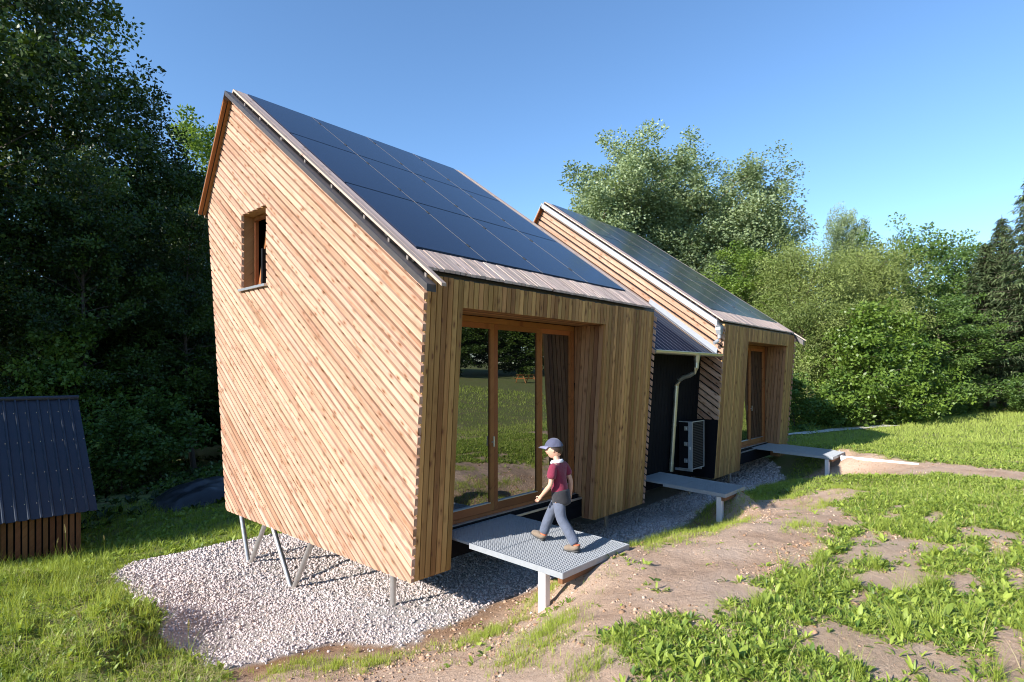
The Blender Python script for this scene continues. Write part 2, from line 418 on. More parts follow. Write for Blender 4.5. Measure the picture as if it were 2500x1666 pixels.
def off_path(x, y):
    d = np.full(np.shape(x), 1e9)
    for (x0, y0), (x1, y1) in zip(PATH[:-1], PATH[1:]):
        ex, ey = x1 - x0, y1 - y0; t = np.clip(((x - x0) * ex + (y - y0) * ey) / (ex * ex + ey * ey), 0, 1)
        d = np.minimum(d, np.hypot(x - x0 - t * ex, y - y0 - t * ey))
    return d > .5 + .12 * vnoise(x * 3, y * 3, 4)

# ------------------------------------------------------------------ stones of the gravel bed
def ico():
    p = (1 + 5 ** .5) / 2
    v = np.array([(-1,p,0),(1,p,0),(-1,-p,0),(1,-p,0),(0,-1,p),(0,1,p),(0,-1,-p),(0,1,-p),(p,0,-1),(p,0,1),(-p,0,-1),(-p,0,1)], float)
    f = np.array([(0,11,5),(0,5,1),(0,1,7),(0,7,10),(0,10,11),(1,5,9),(5,11,4),(11,10,2),(10,7,6),(7,1,8),(3,9,4),(3,4,2),(3,2,6),(3,6,8),(3,8,9),(4,9,5),(2,4,11),(6,2,10),(8,6,7),(9,8,1)])
    return v / np.linalg.norm(v[0]), f
def rotmats(n):
    q = rng.normal(size=(n, 4)); q /= np.linalg.norm(q, axis=1)[:, None]; w, x, y, z = q.T
    return np.stack([1-2*(y*y+z*z), 2*(x*y-z*w), 2*(x*z+y*w), 2*(x*y+z*w), 1-2*(x*x+z*z), 2*(y*z-x*w), 2*(x*z-y*w), 2*(y*z+x*w), 1-2*(x*x+y*y)], -1).reshape(n, 3, 3)
def stones(X, Y, size, sink=.25):
    n = len(X); v, f = ico()
    V = v[None] * rng.uniform(.55, 1.15, (n, 12, 1)) * (size[:, None, None] * np.stack([rng.uniform(.8, 1.3, n), rng.uniform(.7, 1.1, n), rng.uniform(.5, .8, n)], -1)[:, None, :])
    V = np.einsum('nij,nkj->nki', rotmats(n), V)
    V += np.stack([X, Y, sampz(X, Y) + size * (1 - 2 * sink) * .5], -1)[:, None, :]
    F = f[None] + (np.arange(n) * 12)[:, None, None]
    return V.reshape(-1, 3), F.reshape(-1, 3), np.repeat(rng.random(n), 12)
def m_stone():
    t = NT('stone'); tone = t.attr('tone').outputs['Fac']
    c = t.ramp(tone, [(0., (.38, .315, .29)), (.4, (.55, .475, .445)), (.85, (.66, .585, .55)), (1., (.50, .37, .29))])
    n = t.noise(t.n('ShaderNodeNewGeometry').outputs['Position'], 90, 3)
    return t.done(t.bsdf(c, .85, 0, t.bump(n, .4, .004), Specular_IOR_Level=.2))
M['stone'] = m_stone()
N0 = 150000
X = rng.uniform(1.8, 18.5, N0); Y = rng.uniform(4.1, 11.8, N0)
dcam = np.hypot(X, Y)
keep = (m_gravel(X, Y) > rng.uniform(.3, .9, N0)) & ~((X > 7) & (Y > 8) & (X < 9)) & ~((X > 9.2) & (Y > 6.2)) & (rng.random(N0) < np.clip(9.5 / dcam, 0, 1) ** 1.3)
X, Y = X[keep], Y[keep]
# a few strays rolled onto the earth
n2 = 900; Xs = rng.uniform(1.9, 11, n2); Ys = rng.uniform(3.6, 5.6, n2)
k2 = rng.random(n2) < np.exp(-np.abs(inside(GRAVEL, Xs, Ys)) / .16)
X = np.r_[X, Xs[k2]]; Y = np.r_[Y, Ys[k2]]
sz = rng.gamma(6, .0026, len(X)) * np.clip(np.hypot(X, Y) / 8.5, .85, 1.5)
V, F, T = stones(X, Y, np.clip(sz, .008, .034))
tag(obj('gravel', np_mesh('gravel', V, F, M['stone'], T)), kind='stuff')
# crumbs and clods of earth
n3 = 60000; X = rng.uniform(1.2, 17.5, n3); Y = rng.uniform(-.5, 5.4, n3)
bk = np.exp(-((Y - 4.0) / .5) ** 2) * (X > 2.5) + np.exp(-(((X - 15.3) / .8) ** 2 + ((Y - 3.1) / .9) ** 2))
k = ((m_soil(X, Y) > .5) | (Y < 2)) & (m_gravel(X, Y) < .35) & (rng.random(n3) < (.05 + .95 * bk + .7 * (fbm(X * 1.6, Y * 1.6, 70) > .6)) * np.clip(7 / np.hypot(X, Y), .2, 1)); X, Y = X[k], Y[k]
V, F, T = stones(X, Y, np.clip(rng.gamma(1.5, .0055, len(X)) + .004, 0, .045), .6)
t = NT('clod'); M['clod'] = t.done(t.bsdf(t.ramp(t.attr('tone').outputs['Fac'], [(0., (.24, .14, .075)), (.6, (.42, .275, .18)), (1., (.56, .42, .31))]), .95, 0, t.bump(t.noise(t.n('ShaderNodeNewGeometry').outputs['Position'], 70, 4), .8, .01), Specular_IOR_Level=.1))
tag(obj('earth_clods', np_mesh('earth_clods', V, F, M['clod'], T)), kind='stuff')
# pebbles scattered over the bare earth
n3 = 900; X = rng.uniform(2, 16, n3); Y = rng.uniform(.2, 4.8, n3)
k = (m_soil(X, Y) > .6) & (m_gravel(X, Y) < .3); X, Y = X[k], Y[k]
V, F, T = stones(X, Y, rng.gamma(1.6, .0042, len(X)) + .004, .7)
t = NT('pebble'); M['pebble'] = t.done(t.bsdf(t.ramp(t.attr('tone').outputs['Fac'], [(0., (.3, .2, .13)), (.7, (.5, .36, .25)), (1., (.7, .6, .5))]), .9))
tag(obj('pebbles', np_mesh('pebbles', V, F, M['pebble'], T)), kind='stuff')
# ------------------------------------------------------------------ ground cover
def leaves(P, az, el, curl, L, W, tint, prof, fold=.35, seg=4, side=0.):
    """broad leaves, two quads wide; arching outward from P"""
    n = len(L); t = np.linspace(0, 1, seg + 1)
    ang = el[:, None] - curl[:, None] * t[None]
    ds = L[:, None] / seg
    cx = np.concatenate([np.zeros((n, 1)), np.cumsum(np.cos(ang[:, :-1]) * ds, 1)], 1)
    cz = np.concatenate([np.zeros((n, 1)), np.cumsum(np.sin(ang[:, :-1]) * ds, 1)], 1)
    ca, sa = np.cos(az)[:, None], np.sin(az)[:, None]
    mid = np.stack([cx * ca, cx * sa, cz], -1) + P[:, None, :]
    w = W[:, None] * np.array(prof)[None]
    sv = np.stack([-sa, ca, np.zeros_like(ca)], -1)
    nv = np.stack([-np.sin(ang) * ca, -np.sin(ang) * sa, np.cos(ang)], -1)
    l = mid + sv * w[..., None] + nv * (w * fold)[..., None]
    r = mid - sv * w[..., None] + nv * (w * fold)[..., None]
    V = np.stack([l, mid, r], 2).reshape(n, -1, 3)
    b = []
    for k in range(seg):
        a = 3 * k
        b += [(a, a + 1, a + 4, a + 3), (a + 1, a + 2, a + 5, a + 4)]
    m = 3 * (seg + 1)
    F = np.array(b)[None] + (np.arange(n) * m)[:, None, None]
    return V.reshape(-1, 3), F.reshape(-1, 4), np.repeat(tint, m)
def blades(P, az, el, curl, L, W, tint, seg=3):
    n = len(L); t = np.linspace(0, 1, seg + 1)
    ang = el[:, None] - curl[:, None] * t[None] ** 1.3
    ds = L[:, None] / seg
    cx = np.concatenate([np.zeros((n, 1)), np.cumsum(np.cos(ang[:, :-1]) * ds, 1)], 1)
    cz = np.concatenate([np.zeros((n, 1)), np.cumsum(np.sin(ang[:, :-1]) * ds, 1)], 1)
    ca, sa = np.cos(az)[:, None], np.sin(az)[:, None]
    mid = np.stack([cx * ca, cx * sa, cz], -1) + P[:, None, :]
    w = W[:, None] * (1 - .93 * t[None] ** 1.5)
    fa = rng.uniform(0, 2 * math.pi, n)[:, None]
    sv = np.stack([np.cos(fa), np.sin(fa), np.zeros_like(fa)], -1)
    V = np.stack([mid + sv * w[..., None], mid - sv * w[..., None]], 2).reshape(n, -1, 3)
    F = np.array([(2 * k, 2 * k + 1, 2 * k + 3, 2 * k + 2) for k in range(seg)])[None] + (np.arange(n) * 2 * (seg + 1))[:, None, None]
    return V.reshape(-1, 3), F.reshape(-1, 4), np.repeat(tint, 2 * (seg + 1))
def cat(parts):
    V = []; F = []; T = []; o = 0
    for v, f, t in parts:
        V.append(v); F.append(f + o); T.append(t); o += len(v)
    return np.concatenate(V), np.concatenate(F), np.concatenate(T)
def P3(x, y, dz=0.): return np.stack([x, y, sampz(x, y) + dz], -1)
PROF_DOCK = [.12, .62, 1., .8, .05]
PROF_OVAL = [.1, .8, 1., .7, .08]
PROF_DAND = [.10, .45, 1.0, .72, .9, .55, .05]
def plants(x, y, k, Lm, size=1., el=(.35, 1.25), tint=(.15, 1.), wr=.2, prof=PROF_DOCK):
    """rosettes of k leaves at x, y"""
    n = len(x); idx = np.repeat(np.arange(n), k); m = n * k
    sc = rng.uniform(.55, 1.25, n)[idx] * size
    az = rng.uniform(0, 2 * math.pi, m); e = rng.uniform(el[0], el[1], m)
    L = Lm * sc * rng.uniform(.6, 1.25, m)
    tt = np.clip(rng.normal(np.repeat(rng.uniform(*tint, n), k), .16), 0, 1)
    return leaves(P3(x[idx] + np.cos(az) * .01, y[idx] + np.sin(az) * .01, -.01), az, e, rng.uniform(.2, 1.5, m), L, L * wr * rng.uniform(.7, 1.3, m), tt, prof, fold=.3, seg=len(prof) - 1)
def tuft(x, y, n, Lm, W=.0035, spread=.1, lean=.5, tint=(.3, 1.)):
    m = len(x) * n; idx = np.repeat(np.arange(len(x)), n)
    a = rng.uniform(0, 2 * math.pi, m); r = np.abs(rng.normal(0, spread, m))
    px, py = x[idx] + np.cos(a) * r, y[idx] + np.sin(a) * r
    return blades(P3(px, py, -.005), rng.uniform(0, 2 * math.pi, m), math.pi / 2 - np.abs(rng.normal(0, lean, m)), rng.uniform(.1, 1.1, m), Lm * rng.uniform(.5, 1.4, m), W * rng.uniform(.7, 1.4, m), rng.uniform(*tint, m))

M['weed'] = leaf_mat('weed_leaf', (.085, .16, .022), (.40, .48, .085), .34, .45, .35)
M['grass'] = leaf_mat('grass_blade', (.12, .20, .02), (.42, .48, .09), .35, .5, .25)
M['meadow'] = leaf_mat('meadow_blade', (.17, .24, .035), (.40, .46, .11), .3, .55, .2)
M['straw'] = leaf_mat('straw', (.34, .27, .13), (.52, .44, .26), .2, .7, .15)

def scatter(n, x0, x1, y0, y1, dens):
    x = rng.uniform(x0, x1, n); y = rng.uniform(y0, y1, n)
    k = rng.random(n) < dens(x, y)
    return x[k], y[k]
def free(x, y): return (1 - m_gravel(x, y)) * (1 - m_soil(x, y)) * (1 - m_bare(x, y))
in_house = lambda x, y: (x > 3.9) & (x < 18) & (y > 4.6) & (y < 10.6)

# weedy field right of the foot path: rosettes of several kinds, dense in drifts with bare earth between
parts = []
drift = lambda x, y: np.clip((fbm(x * 1.1 + 3, y * 2.2, 77) - .31 + .012 * (x - 6)) * 6, .03, 1)
f_right = lambda x, y: (1 - m_gravel(x, y)) * (1 - m_soil(x, y)) * (1 - .97 * m_bare(x, y)) * (y < 3.4) * drift(x, y)
x, y = scatter(13000, 3.2, 14, -.9, 2.7, f_right); parts.append(plants(x, y, 8, .062, el=(.25, 1.4), wr=.15, tint=(.0, 1.)))
x, y = scatter(11000, 3.2, 12, -.9, 2.6, f_right); parts.append(plants(x, y, 9, .076, el=(.15, 1.35), wr=.10, prof=PROF_DAND, tint=(.1, 1.)))
x, y = scatter(26000, 3.2, 14, -.9, 2.8, f_right); parts.append(plants(x, y, 6, .026, 1., (.0, 1.2), wr=.27, prof=PROF_OVAL, tint=(.0, .9)))
x, y = scatter(420, 3.2, 9, -.5, 2.4, f_right); parts.append(plants(x, y, 7, .11, el=(.6, 1.4), wr=.15, tint=(.3, 1.)))
x, y = scatter(9000, 11, 22, -.9, 4.5, lambda x, y: free(x, y) * np.clip((fbm(x * .9, y * .9, 79) - .25) * 3, .1, 1)); parts.append(plants(x, y, 6, .075, 1., wr=.16))
# stragglers on the bare earth
wp = np.array([(11.49,3.69),(10.73,3.24),(11.2,3.5),(5.59,3.42),(5.46,3.07),(4.39,3.46),(4.52,3.46),(9.53,2.45),(6.13,1.85),(5.53,1.81),(8.44,1.78),(15.01,2.83),(14.14,2.36),(4.75,2.5),(5.44,2.01)])
q = np.repeat(wp, 5, 0) + rng.normal(0, .09, (len(wp) * 5, 2)); parts.append(plants(q[:, 0], q[:, 1], 8, .075, 1., (.1, 1.2), wr=.14))
x, y = scatter(420, 3, 14, .8, 4.6, lambda x, y: m_soil(x, y) * (1 - m_gravel(x, y)) * (fbm(x * 1.7, y * 1.7, 90) > .52)); parts.append(plants(x, y, 6, .055, 1., (.05, .9), wr=.24))
V, F, T = cat(parts)
tag(obj('weeds', np_mesh('weeds', V, F, M['weed'], T)), kind='stuff')

parts = []
x, y = scatter(9000, 3.2, 14, -.9, 2.7, f_right); parts.append(tuft(x, y, 9, .075, .0018, .05, .65, (0, 1)))
x, y = scatter(60, 4, 9, -.3, 2.2, f_right); parts.append(tuft(x, y, 60, .22, .0016, .035, .45, (.3, .9)))
tp = np.array([(2.56,5.0),(2.81,4.66),(3.07,4.32),(3.91,4.0),(4.09,3.95),(4.93,4.1),(5.45,4.1),(3.6,3.01),(6.52,3.35),(7.14,3.25),(7.9,3.1),(8.6,3.2),(11.7,3.16),(11.85,2.43),(12.6,2.6),(8.2,2.16),(10.55,2.47),(3.47,2.78),(3.42,2.28),(4.01,3.06)])
for (a, b) in tp:
    r = .13 + .05 * np.hypot(a, b) / 6
    qx = rng.normal(a, r * 1.5, 60); qy = rng.normal(b, r * .6, 60); k = m_gravel(qx, qy) < .3
    parts.append(tuft(qx[k], qy[k], 14, .075, .0016, .04, .32, (.45, 1.)))
x, y = scatter(900, 3, 15, 2.6, 4.7, lambda x, y: m_soil(x, y) * (1 - m_gravel(x, y)) * (fbm(x * 1.2, y * 2.2, 95) > .55)); parts.append(tuft(x, y, 9, .055, .0016, .04, .4))
# shaded grass in the trench under the second deck
x, y = scatter(1500, 6.2, 15, 3.5, 4.6, lambda x, y: (1 - m_gravel(x, y)) * .8); parts.append(tuft(x, y, 12, .10, .002, .05, .5))
V, F, T = cat(parts)
tag(obj('grass', np_mesh('grass', V, F, M['grass'], T)), kind='stuff')

# left slope: tall grass and weeds, mown straw between
parts = []; lv = []
f_left = lambda x, y: (1 - m_gravel(x, y)) * (1 - m_soil(x, y)) * (x < 2.6) * ~in_house(x, y)
x, y = scatter(5200, -.6, 2.7, 4.3, 12.5, lambda x, y: f_left(x, y) * np.clip((fbm(x * 1.4, y * 1.4, 63) - .38) * 5, .06, 1)); parts.append(tuft(x, y, 9, .10, .0022, .05, .65, (.0, 1.)))
x, y = scatter(500, -.6, 2.6, 5, 12.5, f_left); parts.append(tuft(x, y, 9, .30, .0022, .05, .3, (.3, 1.)))
x, y = scatter(5200, -.3, 2.7, 4.3, 11.5, lambda x, y: f_left(x, y) * np.clip((fbm(x * 1.5, y * 1.5, 61) - .33) * 4, .1, 1)); lv.append(plants(x, y, 7, .070, 1., (.2, 1.4), wr=.16, tint=(0, .8)))
x, y = scatter(12000, -.3, 2.6, 4.3, 10.5, lambda x, y: f_left(x, y)); lv.append(plants(x, y, 6, .032, 1., (.1, 1.2), wr=.32, prof=PROF_OVAL, tint=(0, 1)))
x, y = scatter(120, .6, 2.4, 4.6, 8.5, f_left); lv.append(plants(x, y, 6, .11, 1., (.5, 1.45), wr=.13, tint=(.3, 1)))
f_back = lambda x, y: (1 - m_gravel(x, y)) * ~in_house(x, y)
x, y = scatter(5200, 0, 10, 10.8, 17.5, f_back); parts.append(tuft(x, y, 9, .15, .0035, .07, .55, (.1, .9)))
x, y = scatter(1500, 0, 9, 11, 16, f_back); lv.append(plants(x, y, 6, .12, 1., (.3, 1.3)))
# shade plants on the woodland floor
x, y = scatter(2400, -2, 18, 15.5, 27, lambda x, y: .8 + 0 * x); shade = plants(x, y, 7, .22, 1., (.4, 1.4), (.0, .9))
V, F, T = cat(parts); tag(obj('meadow_grass', np_mesh('meadow_grass', V, F, M['grass'], T)), kind='stuff')
V, F, T = cat(lv); tag(obj('undergrowth', np_mesh('undergrowth', V, F, M['weed'], T)), kind='stuff')
x, y = scatter(16000, -.6, 2.4, 4.4, 12, lambda x, y: f_left(x, y) * np.clip((fbm(x * .9, y * .9, 66) - .42) * 5, .05, 1))
st = [blades(P3(x, y, .03) + np.stack([0 * x, 0 * x, rng.uniform(0, .05, len(x))], -1), rng.uniform(0, 6.28, len(x)), rng.uniform(-.25, .35, len(x)), rng.uniform(-.2, .5, len(x)), rng.uniform(.06, .2, len(x)), np.full(len(x), .0022), rng.random(len(x)))]
x, y = scatter(1700, -.6, 2.3, 4.4, 13, lambda x, y: f_left(x, y) * np.clip((fbm(x * .9, y * .9, 66) - .42) * 5, .04, 1))
st.append(tuft(x, y, 8, .12, .002, .07, 1.0))
x, y = scatter(1500, 3, 13, .2, 4.4, lambda x, y: m_soil(x, y) * .7 + .15)
st.append(blades(P3(x, y, .006), rng.uniform(0, 6.28, len(x)), rng.uniform(-.05, .2, len(x)), rng.uniform(-.2, .4, len(x)), rng.uniform(.03, .12, len(x)), np.full(len(x), .0015), rng.random(len(x))))
x, y = scatter(700, 3.2, 13, -.5, 2.6, f_right)
st.append(blades(P3(x, y), rng.uniform(0, 6.28, len(x)), rng.uniform(1.0, 1.5, len(x)), rng.uniform(0, .5, len(x)), rng.uniform(.08, .24, len(x)), np.full(len(x), .0022), rng.random(len(x))))
V, F, T = cat(st); tag(obj('straw', np_mesh('straw', V, F, M['straw'], T)), kind='stuff')

# meadow on the right, thinning and coarsening with distance; and the field the windows mirror
def f_mead(x, y):
    return free(x, y) * off_path(x, y) * ~in_house(x, y) * np.clip(13. / np.hypot(x, y), 0, 1) ** 1.2
parts = []
x, y = scatter(60000, 11, 46, -3, 16, f_mead)
d = np.hypot(x, y); s = np.clip(d / 13, 1, 2.6)
n = 5; idx = np.repeat(np.arange(len(x)), n); m = len(idx)
parts.append(blades(P3(x[idx] + rng.normal(0, .09, m) * s[idx], y[idx] + rng.normal(0, .09, m) * s[idx], -.01), rng.uniform(0, 6.28, m), math.pi / 2 - np.abs(rng.normal(0, .6, m)), rng.uniform(.1, 1., m), .085 * s[idx] ** .6 * rng.uniform(.5, 1.4, m), .0045 * s[idx] * rng.uniform(.7, 1.4, m), np.clip(rng.normal(.35 + .5 * fbm(x * .35, y * .35, 12)[idx], .2), 0, 1), seg=2))
x, y = scatter(30000, -18, 30, -34, -.5, lambda x, y: np.clip(9. / (np.abs(y) + 6), 0, 1) * free(x, y))
s = np.clip(np.abs(y) / 6, 1, 3); idx = np.repeat(np.arange(len(x)), 3); m = len(idx)
parts.append(blades(P3(x[idx] + rng.normal(0, .12, m) * s[idx], y[idx] + rng.normal(0, .12, m) * s[idx], -.01), rng.uniform(0, 6.28, m), math.pi / 2 - np.abs(rng.normal(0, .6, m)), rng.uniform(.1, 1., m), .11 * s[idx] ** .5 * rng.uniform(.5, 1.4, m), .008 * s[idx] * rng.uniform(.7, 1.4, m), rng.uniform(.1, 1., m), seg=2))
V, F, T = cat(parts); tag(obj('meadow', np_mesh('meadow', V, F, M['meadow'], T)), kind='stuff')
x, y = scatter(9000, 11, 30, -2, 9, lambda x, y: f_mead(x, y))
V, F, T = plants(x, y, 5, .075, 1., (.1, 1.1), wr=.3, prof=PROF_OVAL); tag(obj('clover', np_mesh('clover', V, F, M['weed'], T)), kind='stuff')
# long rough grass along the wood's edge
x, y = scatter(2600, 17, 40, 5, 18, lambda x, y: np.exp(-np.abs(y - (9.6 - (x - 22) * .33)) / .9) * (y > 3) * off_path(x, y))
V, F, T = tuft(x, y, 14, .45, .006, .15, .35, (.0, .8)); tag(obj('rough_grass', np_mesh('rough_grass', V, F, M['meadow'], T)), kind='stuff')

# single flowering grasses that stand above the rest
M['seed'] = leaf_mat('seed_head', (.30, .25, .12), (.5, .42, .24), .2, .8, .1)
def seed_grass(x, y, h, lean, label):
    z = float(sampz(np.array([x]), np.array([y]))[0])
    e = empty('flowering_grass', (x, y, z), label, 'grass stalk', 'tall grasses gone to seed')
    b = MB(); pts = [(x + lean[0] * u * u * h, y + lean[1] * u * u * h, z + h * u) for u in np.linspace(0, 1, 7)]
    b.tube(pts, [.0028 - .0016 * u for u in np.linspace(0, 1, 7)], 5); b.build('stalk', M['grass'], e)
    n = 90; u = rng.uniform(.78, 1.02, n); a = rng.uniform(0, 6.28, n)
    P = np.stack([x + lean[0] * u * u * h, y + lean[1] * u * u * h, z + h * u], -1)
    w = .055 * h * (1 - np.abs(u - .87) / .16).clip(.15, 1)
    V, F, T = leaves(P, a, rng.uniform(.2, 1.2, n), np.zeros(n), w * rng.uniform(.4, 1, n) + .006, np.full(n, .0035), rng.random(n), PROF_OVAL)
    obj('seed_head', np_mesh('seed_head', V, F, M['seed'], T), e)
    n = 4
    V, F, T = blades(np.tile([[x, y, z]], (n, 1)), rng.uniform(0, 6.28, n), rng.uniform(1., 1.4, n), rng.uniform(.6, 1.6, n), rng.uniform(.25, .5, n) * h, np.full(n, .004), rng.uniform(.4, .9, n))
    obj('blade', np_mesh('blade', V, F, M['grass'], T), e)
# ------------------------------------------------------------------ the two tiny houses
W_H = 5.30; TAN = .7207; AL = math.atan(TAN)
def yf(z): return 4.855 + (3.09 - z) * .0683          # leaning front
def zroof(y, o=0.): return 2.974 + TAN * (y - 4.806) + o
Y_R = 9.92; Z_R = zroof(Y_R)
BACK = 1.50                                            # slope of the short back roof
GABLE = [(5.09, -.355), (10.21, -.358), (11.04, 5.03), (Y_R, Z_R), (4.845, zroof(4.845))]
WIN = (8.675, 9.574, 3.40, 4.615)                      # y0 y1 z0 z1

def clip(poly, a, b, c):
    """keep a*y + b*z <= c"""
    out = []
    for k in range(len(poly)):
        p, q = poly[k], poly[(k + 1) % len(poly)]
        dp, dq = a * p[0] + b * p[1] - c, a * q[0] + b * q[1] - c
        if dp <= 0: out.append(p)
        if (dp < 0 < dq) or (dq < 0 < dp):
            t = dp / (dp - dq); out.append((p[0] + (q[0] - p[0]) * t, p[1] + (q[1] - p[1]) * t))
    return out
def cut_window(poly, g=0.):
    y0, y1, z0, z1 = WIN[0] - g, WIN[1] + g, WIN[2] - g, WIN[3] + g
    res = [clip(poly, 1, 0, y0), clip(poly, -1, 0, -y1)]
    mid = clip(clip(poly, 1, 0, y1), -1, 0, -y0)
    if len(mid) > 2: res += [clip(mid, 0, 1, z0), clip(mid, 0, -1, -z1)]
    return [p for p in res if len(p) > 2 and abs(sum(p[k][0] * p[(k + 1) % len(p)][1] - p[(k + 1) % len(p)][0] * p[k][1] for k in range(len(p)))) > 2e-4]

DY, DZ = math.cos(AL), math.sin(AL)                    # along the boards
NY, NZ = -math.sin(AL), math.cos(AL)                   # across them, upward

def make_house(label, X0, sg, window, pitch, bw, wall_cut=None):
    X = lambda s: X0 + sg * s
    P = lambda s, y, z: (X(s), y, z)
    e = empty('tiny_house', (X(W_H / 2), 7.6, -.36), label, 'house')
    # dark carcass -----------------------------------------------------------
    b = MB()
    for s0, s1, holes in ((.05, .085, window), (W_H - .085, W_H - .05, False)):
        inner = [(5.13, -.33), (10.17, -.33), (10.98, 5.0), (Y_R, Z_R - .03), (4.90, zroof(4.90, -.03))]
        for pc in (cut_window(inner, .0225) if holes else [inner]):
            b.prism([P(s0, *p) for p in pc], [P(s1, *p) for p in pc])
    def slab(pts, s0, s1): b.prism([P(s0, *p) for p in pts], [P(s1, *p) for p in pts])
    slab([(5.36, -.33), (10.17, -.33), (10.17, -.16), (5.36, -.16)], .08, W_H - .08)             # floor
    slab([(10.17, -.32), (10.25, -.32), (11.05, 5.0), (10.95, 5.0)], .08, W_H - .08)               # back wall
    oL, oR, oT = .615, 3.70, 2.78
    for s0, s1, zl, zh in ((.09, oL - .045, -.33, 2.95), (oR + .045, W_H - .09, -.33, 2.95), (oL - .044, oR + .044, oT + .05, 2.95)):
        slab([(yf(zl) + .07, zl), (yf(zl) + .11, zl), (yf(zh) + .11, zh), (yf(zh) + .07, zh)], s0, s1)
    for s0, s1 in ((oL - .07, oL - .045), (oR + .045, oR + .07)):                                 # sides of the porch
        slab([(yf(-.33) + .12, -.33), (5.56, -.33), (5.56, oT + .04), (yf(oT + .04) + .12, oT + .04)], s0, s1)
    slab([(5.37, -.34), (5.42, -.34), (5.42, -.02), (5.37, -.02)], oL - .04, oR + .04)              # black plinth under the door
    slab([(5.42, -.02), (5.56, -.02), (5.56, .015), (5.42, .015)], oL - .04, oR + .04)
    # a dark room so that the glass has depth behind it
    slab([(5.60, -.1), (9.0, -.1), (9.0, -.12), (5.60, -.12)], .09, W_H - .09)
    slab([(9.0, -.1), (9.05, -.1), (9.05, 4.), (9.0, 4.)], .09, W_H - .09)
    b.build('carcass', M['black'], e)
    # gable boards ------------------------------------------------------------
    for s_out, sgn, win, nm in ((0., 1, window, 1), (W_H, -1, False, 2)):
        b = MB(); top = zroof(0) * math.cos(AL)       # offset of the roof line along N
        k = 0
        while k < 90:
            jit = rng.uniform(-.003, .003); hi = top - .004 - k * pitch + jit; lo = hi - bw + jit + rng.uniform(-.004, .005); pr = rng.uniform(-.005, .003)
            pc = clip(clip(GABLE, NY, NZ, hi), -NY, -NZ, -lo); k += 1
            if len(pc) < 3: continue
            pieces = cut_window(pc) if win else [pc]
            if wall_cut and s_out > 0: pieces = [q for q in [clip(p, -wall_cut[0], -wall_cut[1], -wall_cut[2]) for p in pieces] if len(q) > 2]
            ru = rng.uniform(0, 60); rv = rng.uniform(0, 60); tone = rng.random()
            # butt joints: some boards are made of two lengths
            def uvf(p, ru=ru, rv=rv): return (p.y * DY + p.z * DZ + ru, p.y * NY + p.z * NZ + rv)
            jt = rng.uniform(6.5, 12) if rng.random() < .45 else None
            for q in pieces:
                sub = [q]
                if jt:
                    sub = [s_ for s_ in (clip(q, DY, DZ, jt - .001), clip(q, -DY, -DZ, -jt - .001)) if len(s_) > 2]
                for n_, qq in enumerate(sub):
                    o = [P(s_out + sgn * (pr if s_out == 0 or not window else 0), *p) for p in qq]
                    i = [P(s_out + sgn * .042, p[0] + NY * .010, p[1] + NZ * .010) for p in qq]
                    tn = tone if n_ == 0 else (tone * 7.7) % 1
                    b.prism(o, i, uvf, tn)
        c = b.build('gable_boards', M['larch'], e)
    # front: upright battens ----------------------------------------------------
    b = MB(); set_back = .018; dp = .042
    def batten(s0, s1, z0, z1, d=dp, tone=None):
        ru, rv = rng.uniform(0, 60, 2); tone = rng.random() if tone is None else tone
        uvf = lambda p: (p.z + ru, (p.x - X0) * sg + rv)
        zz1 = z1 + rng.uniform(-.006, .006)
        o = [P(s0, yf(z0) + set_back, z0), P(s1, yf(z0) + set_back, z0), P(s1, yf(zz1) + set_back, zz1), P(s0, yf(zz1) + set_back, zz1)]
        i = [P(s0, yf(z0) + set_back + d, z0), P(s1, yf(z0) + set_back + d, z0), P(s1, yf(zz1) + set_back + d, zz1), P(s0, yf(zz1) + set_back + d, zz1)]
        b.prism(o, i, uvf, tone)
    def run(s0, s1, n, z0, z1):
        p = (s1 - s0) / n
        for k in range(n): batten(s0 + p * k + .006, s0 + p * (k + 1) - .006, z0, z1)
    run(.046, oL, 7, -.36, 3.095)
    run(oL, oR, 37, oT - .002, 3.095)
    run(oR, W_H - .046, 18, -.36, 3.095)
    b.build('front_battens', M['larch_front'], e)
    # porch linings ---------------------------------------------------------------
    b = MB()
    for s_in, s_out in ((oL + .0, oL - .04), (oR, oR + .04)):
        for k in range(9):
            off = .062 + .083 * k; w = .073
            lo, hi = -.36, oT - .004
            pl = [(yf(lo) + off, lo), (yf(lo) + off + w, lo), (yf(hi) + off + w, hi), (yf(hi) + off, hi)]
            low = clip(clip(pl, 1, 0, 5.355), 0, 1, -.03)
            upp = clip(clip(pl, 1, 0, 5.50), 0, -1, .029)
            ru, rv = rng.uniform(0, 60, 2); tn = rng.random()
            for q in (low, upp):
                if len(q) < 3: continue
                b.prism([P(s_in, *p) for p in q], [P(s_out, *p) for p in q], lambda p, ru=ru, rv=rv: (p.z + ru, p.y + rv), tn)
    n = 8
    for k in range(n):                                   # soffit boards along the porch
        y0 = yf(oT) + .063 + k * .076; y1 = y0 + .066
        if y1 > 5.5: break
        ru, rv = rng.uniform(0, 60, 2)
        b.prism([P(oL + .003, y0, oT), P(oR - .003, y0, oT), P(oR - .003, y1, oT), P(oL + .003, y1, oT)],
                [P(oL + .003, y0, oT + .025), P(oR - .003, y0, oT + .025), P(oR - .003, y1, oT + .025), P(oL + .003, y1, oT + .025)],
                lambda p, ru=ru, rv=rv: (p.x + ru, p.y + rv), rng.random())
    b.build('porch_lining', M['larch_reveal'], e)
    # glazed front: frame, three panes ---------------------------------------------
    yg = 5.51
    b = MB()
    def fbox(s0, s1, z0, z1, y0=yg, y1=yg + .07, ax=2): b.box(P(s0, y0, z0), P(s1, y1, z1), rng.random(), 0, ax)
    fbox(oL + .002, oR - .002, 2.70, 2.777, ax=0)
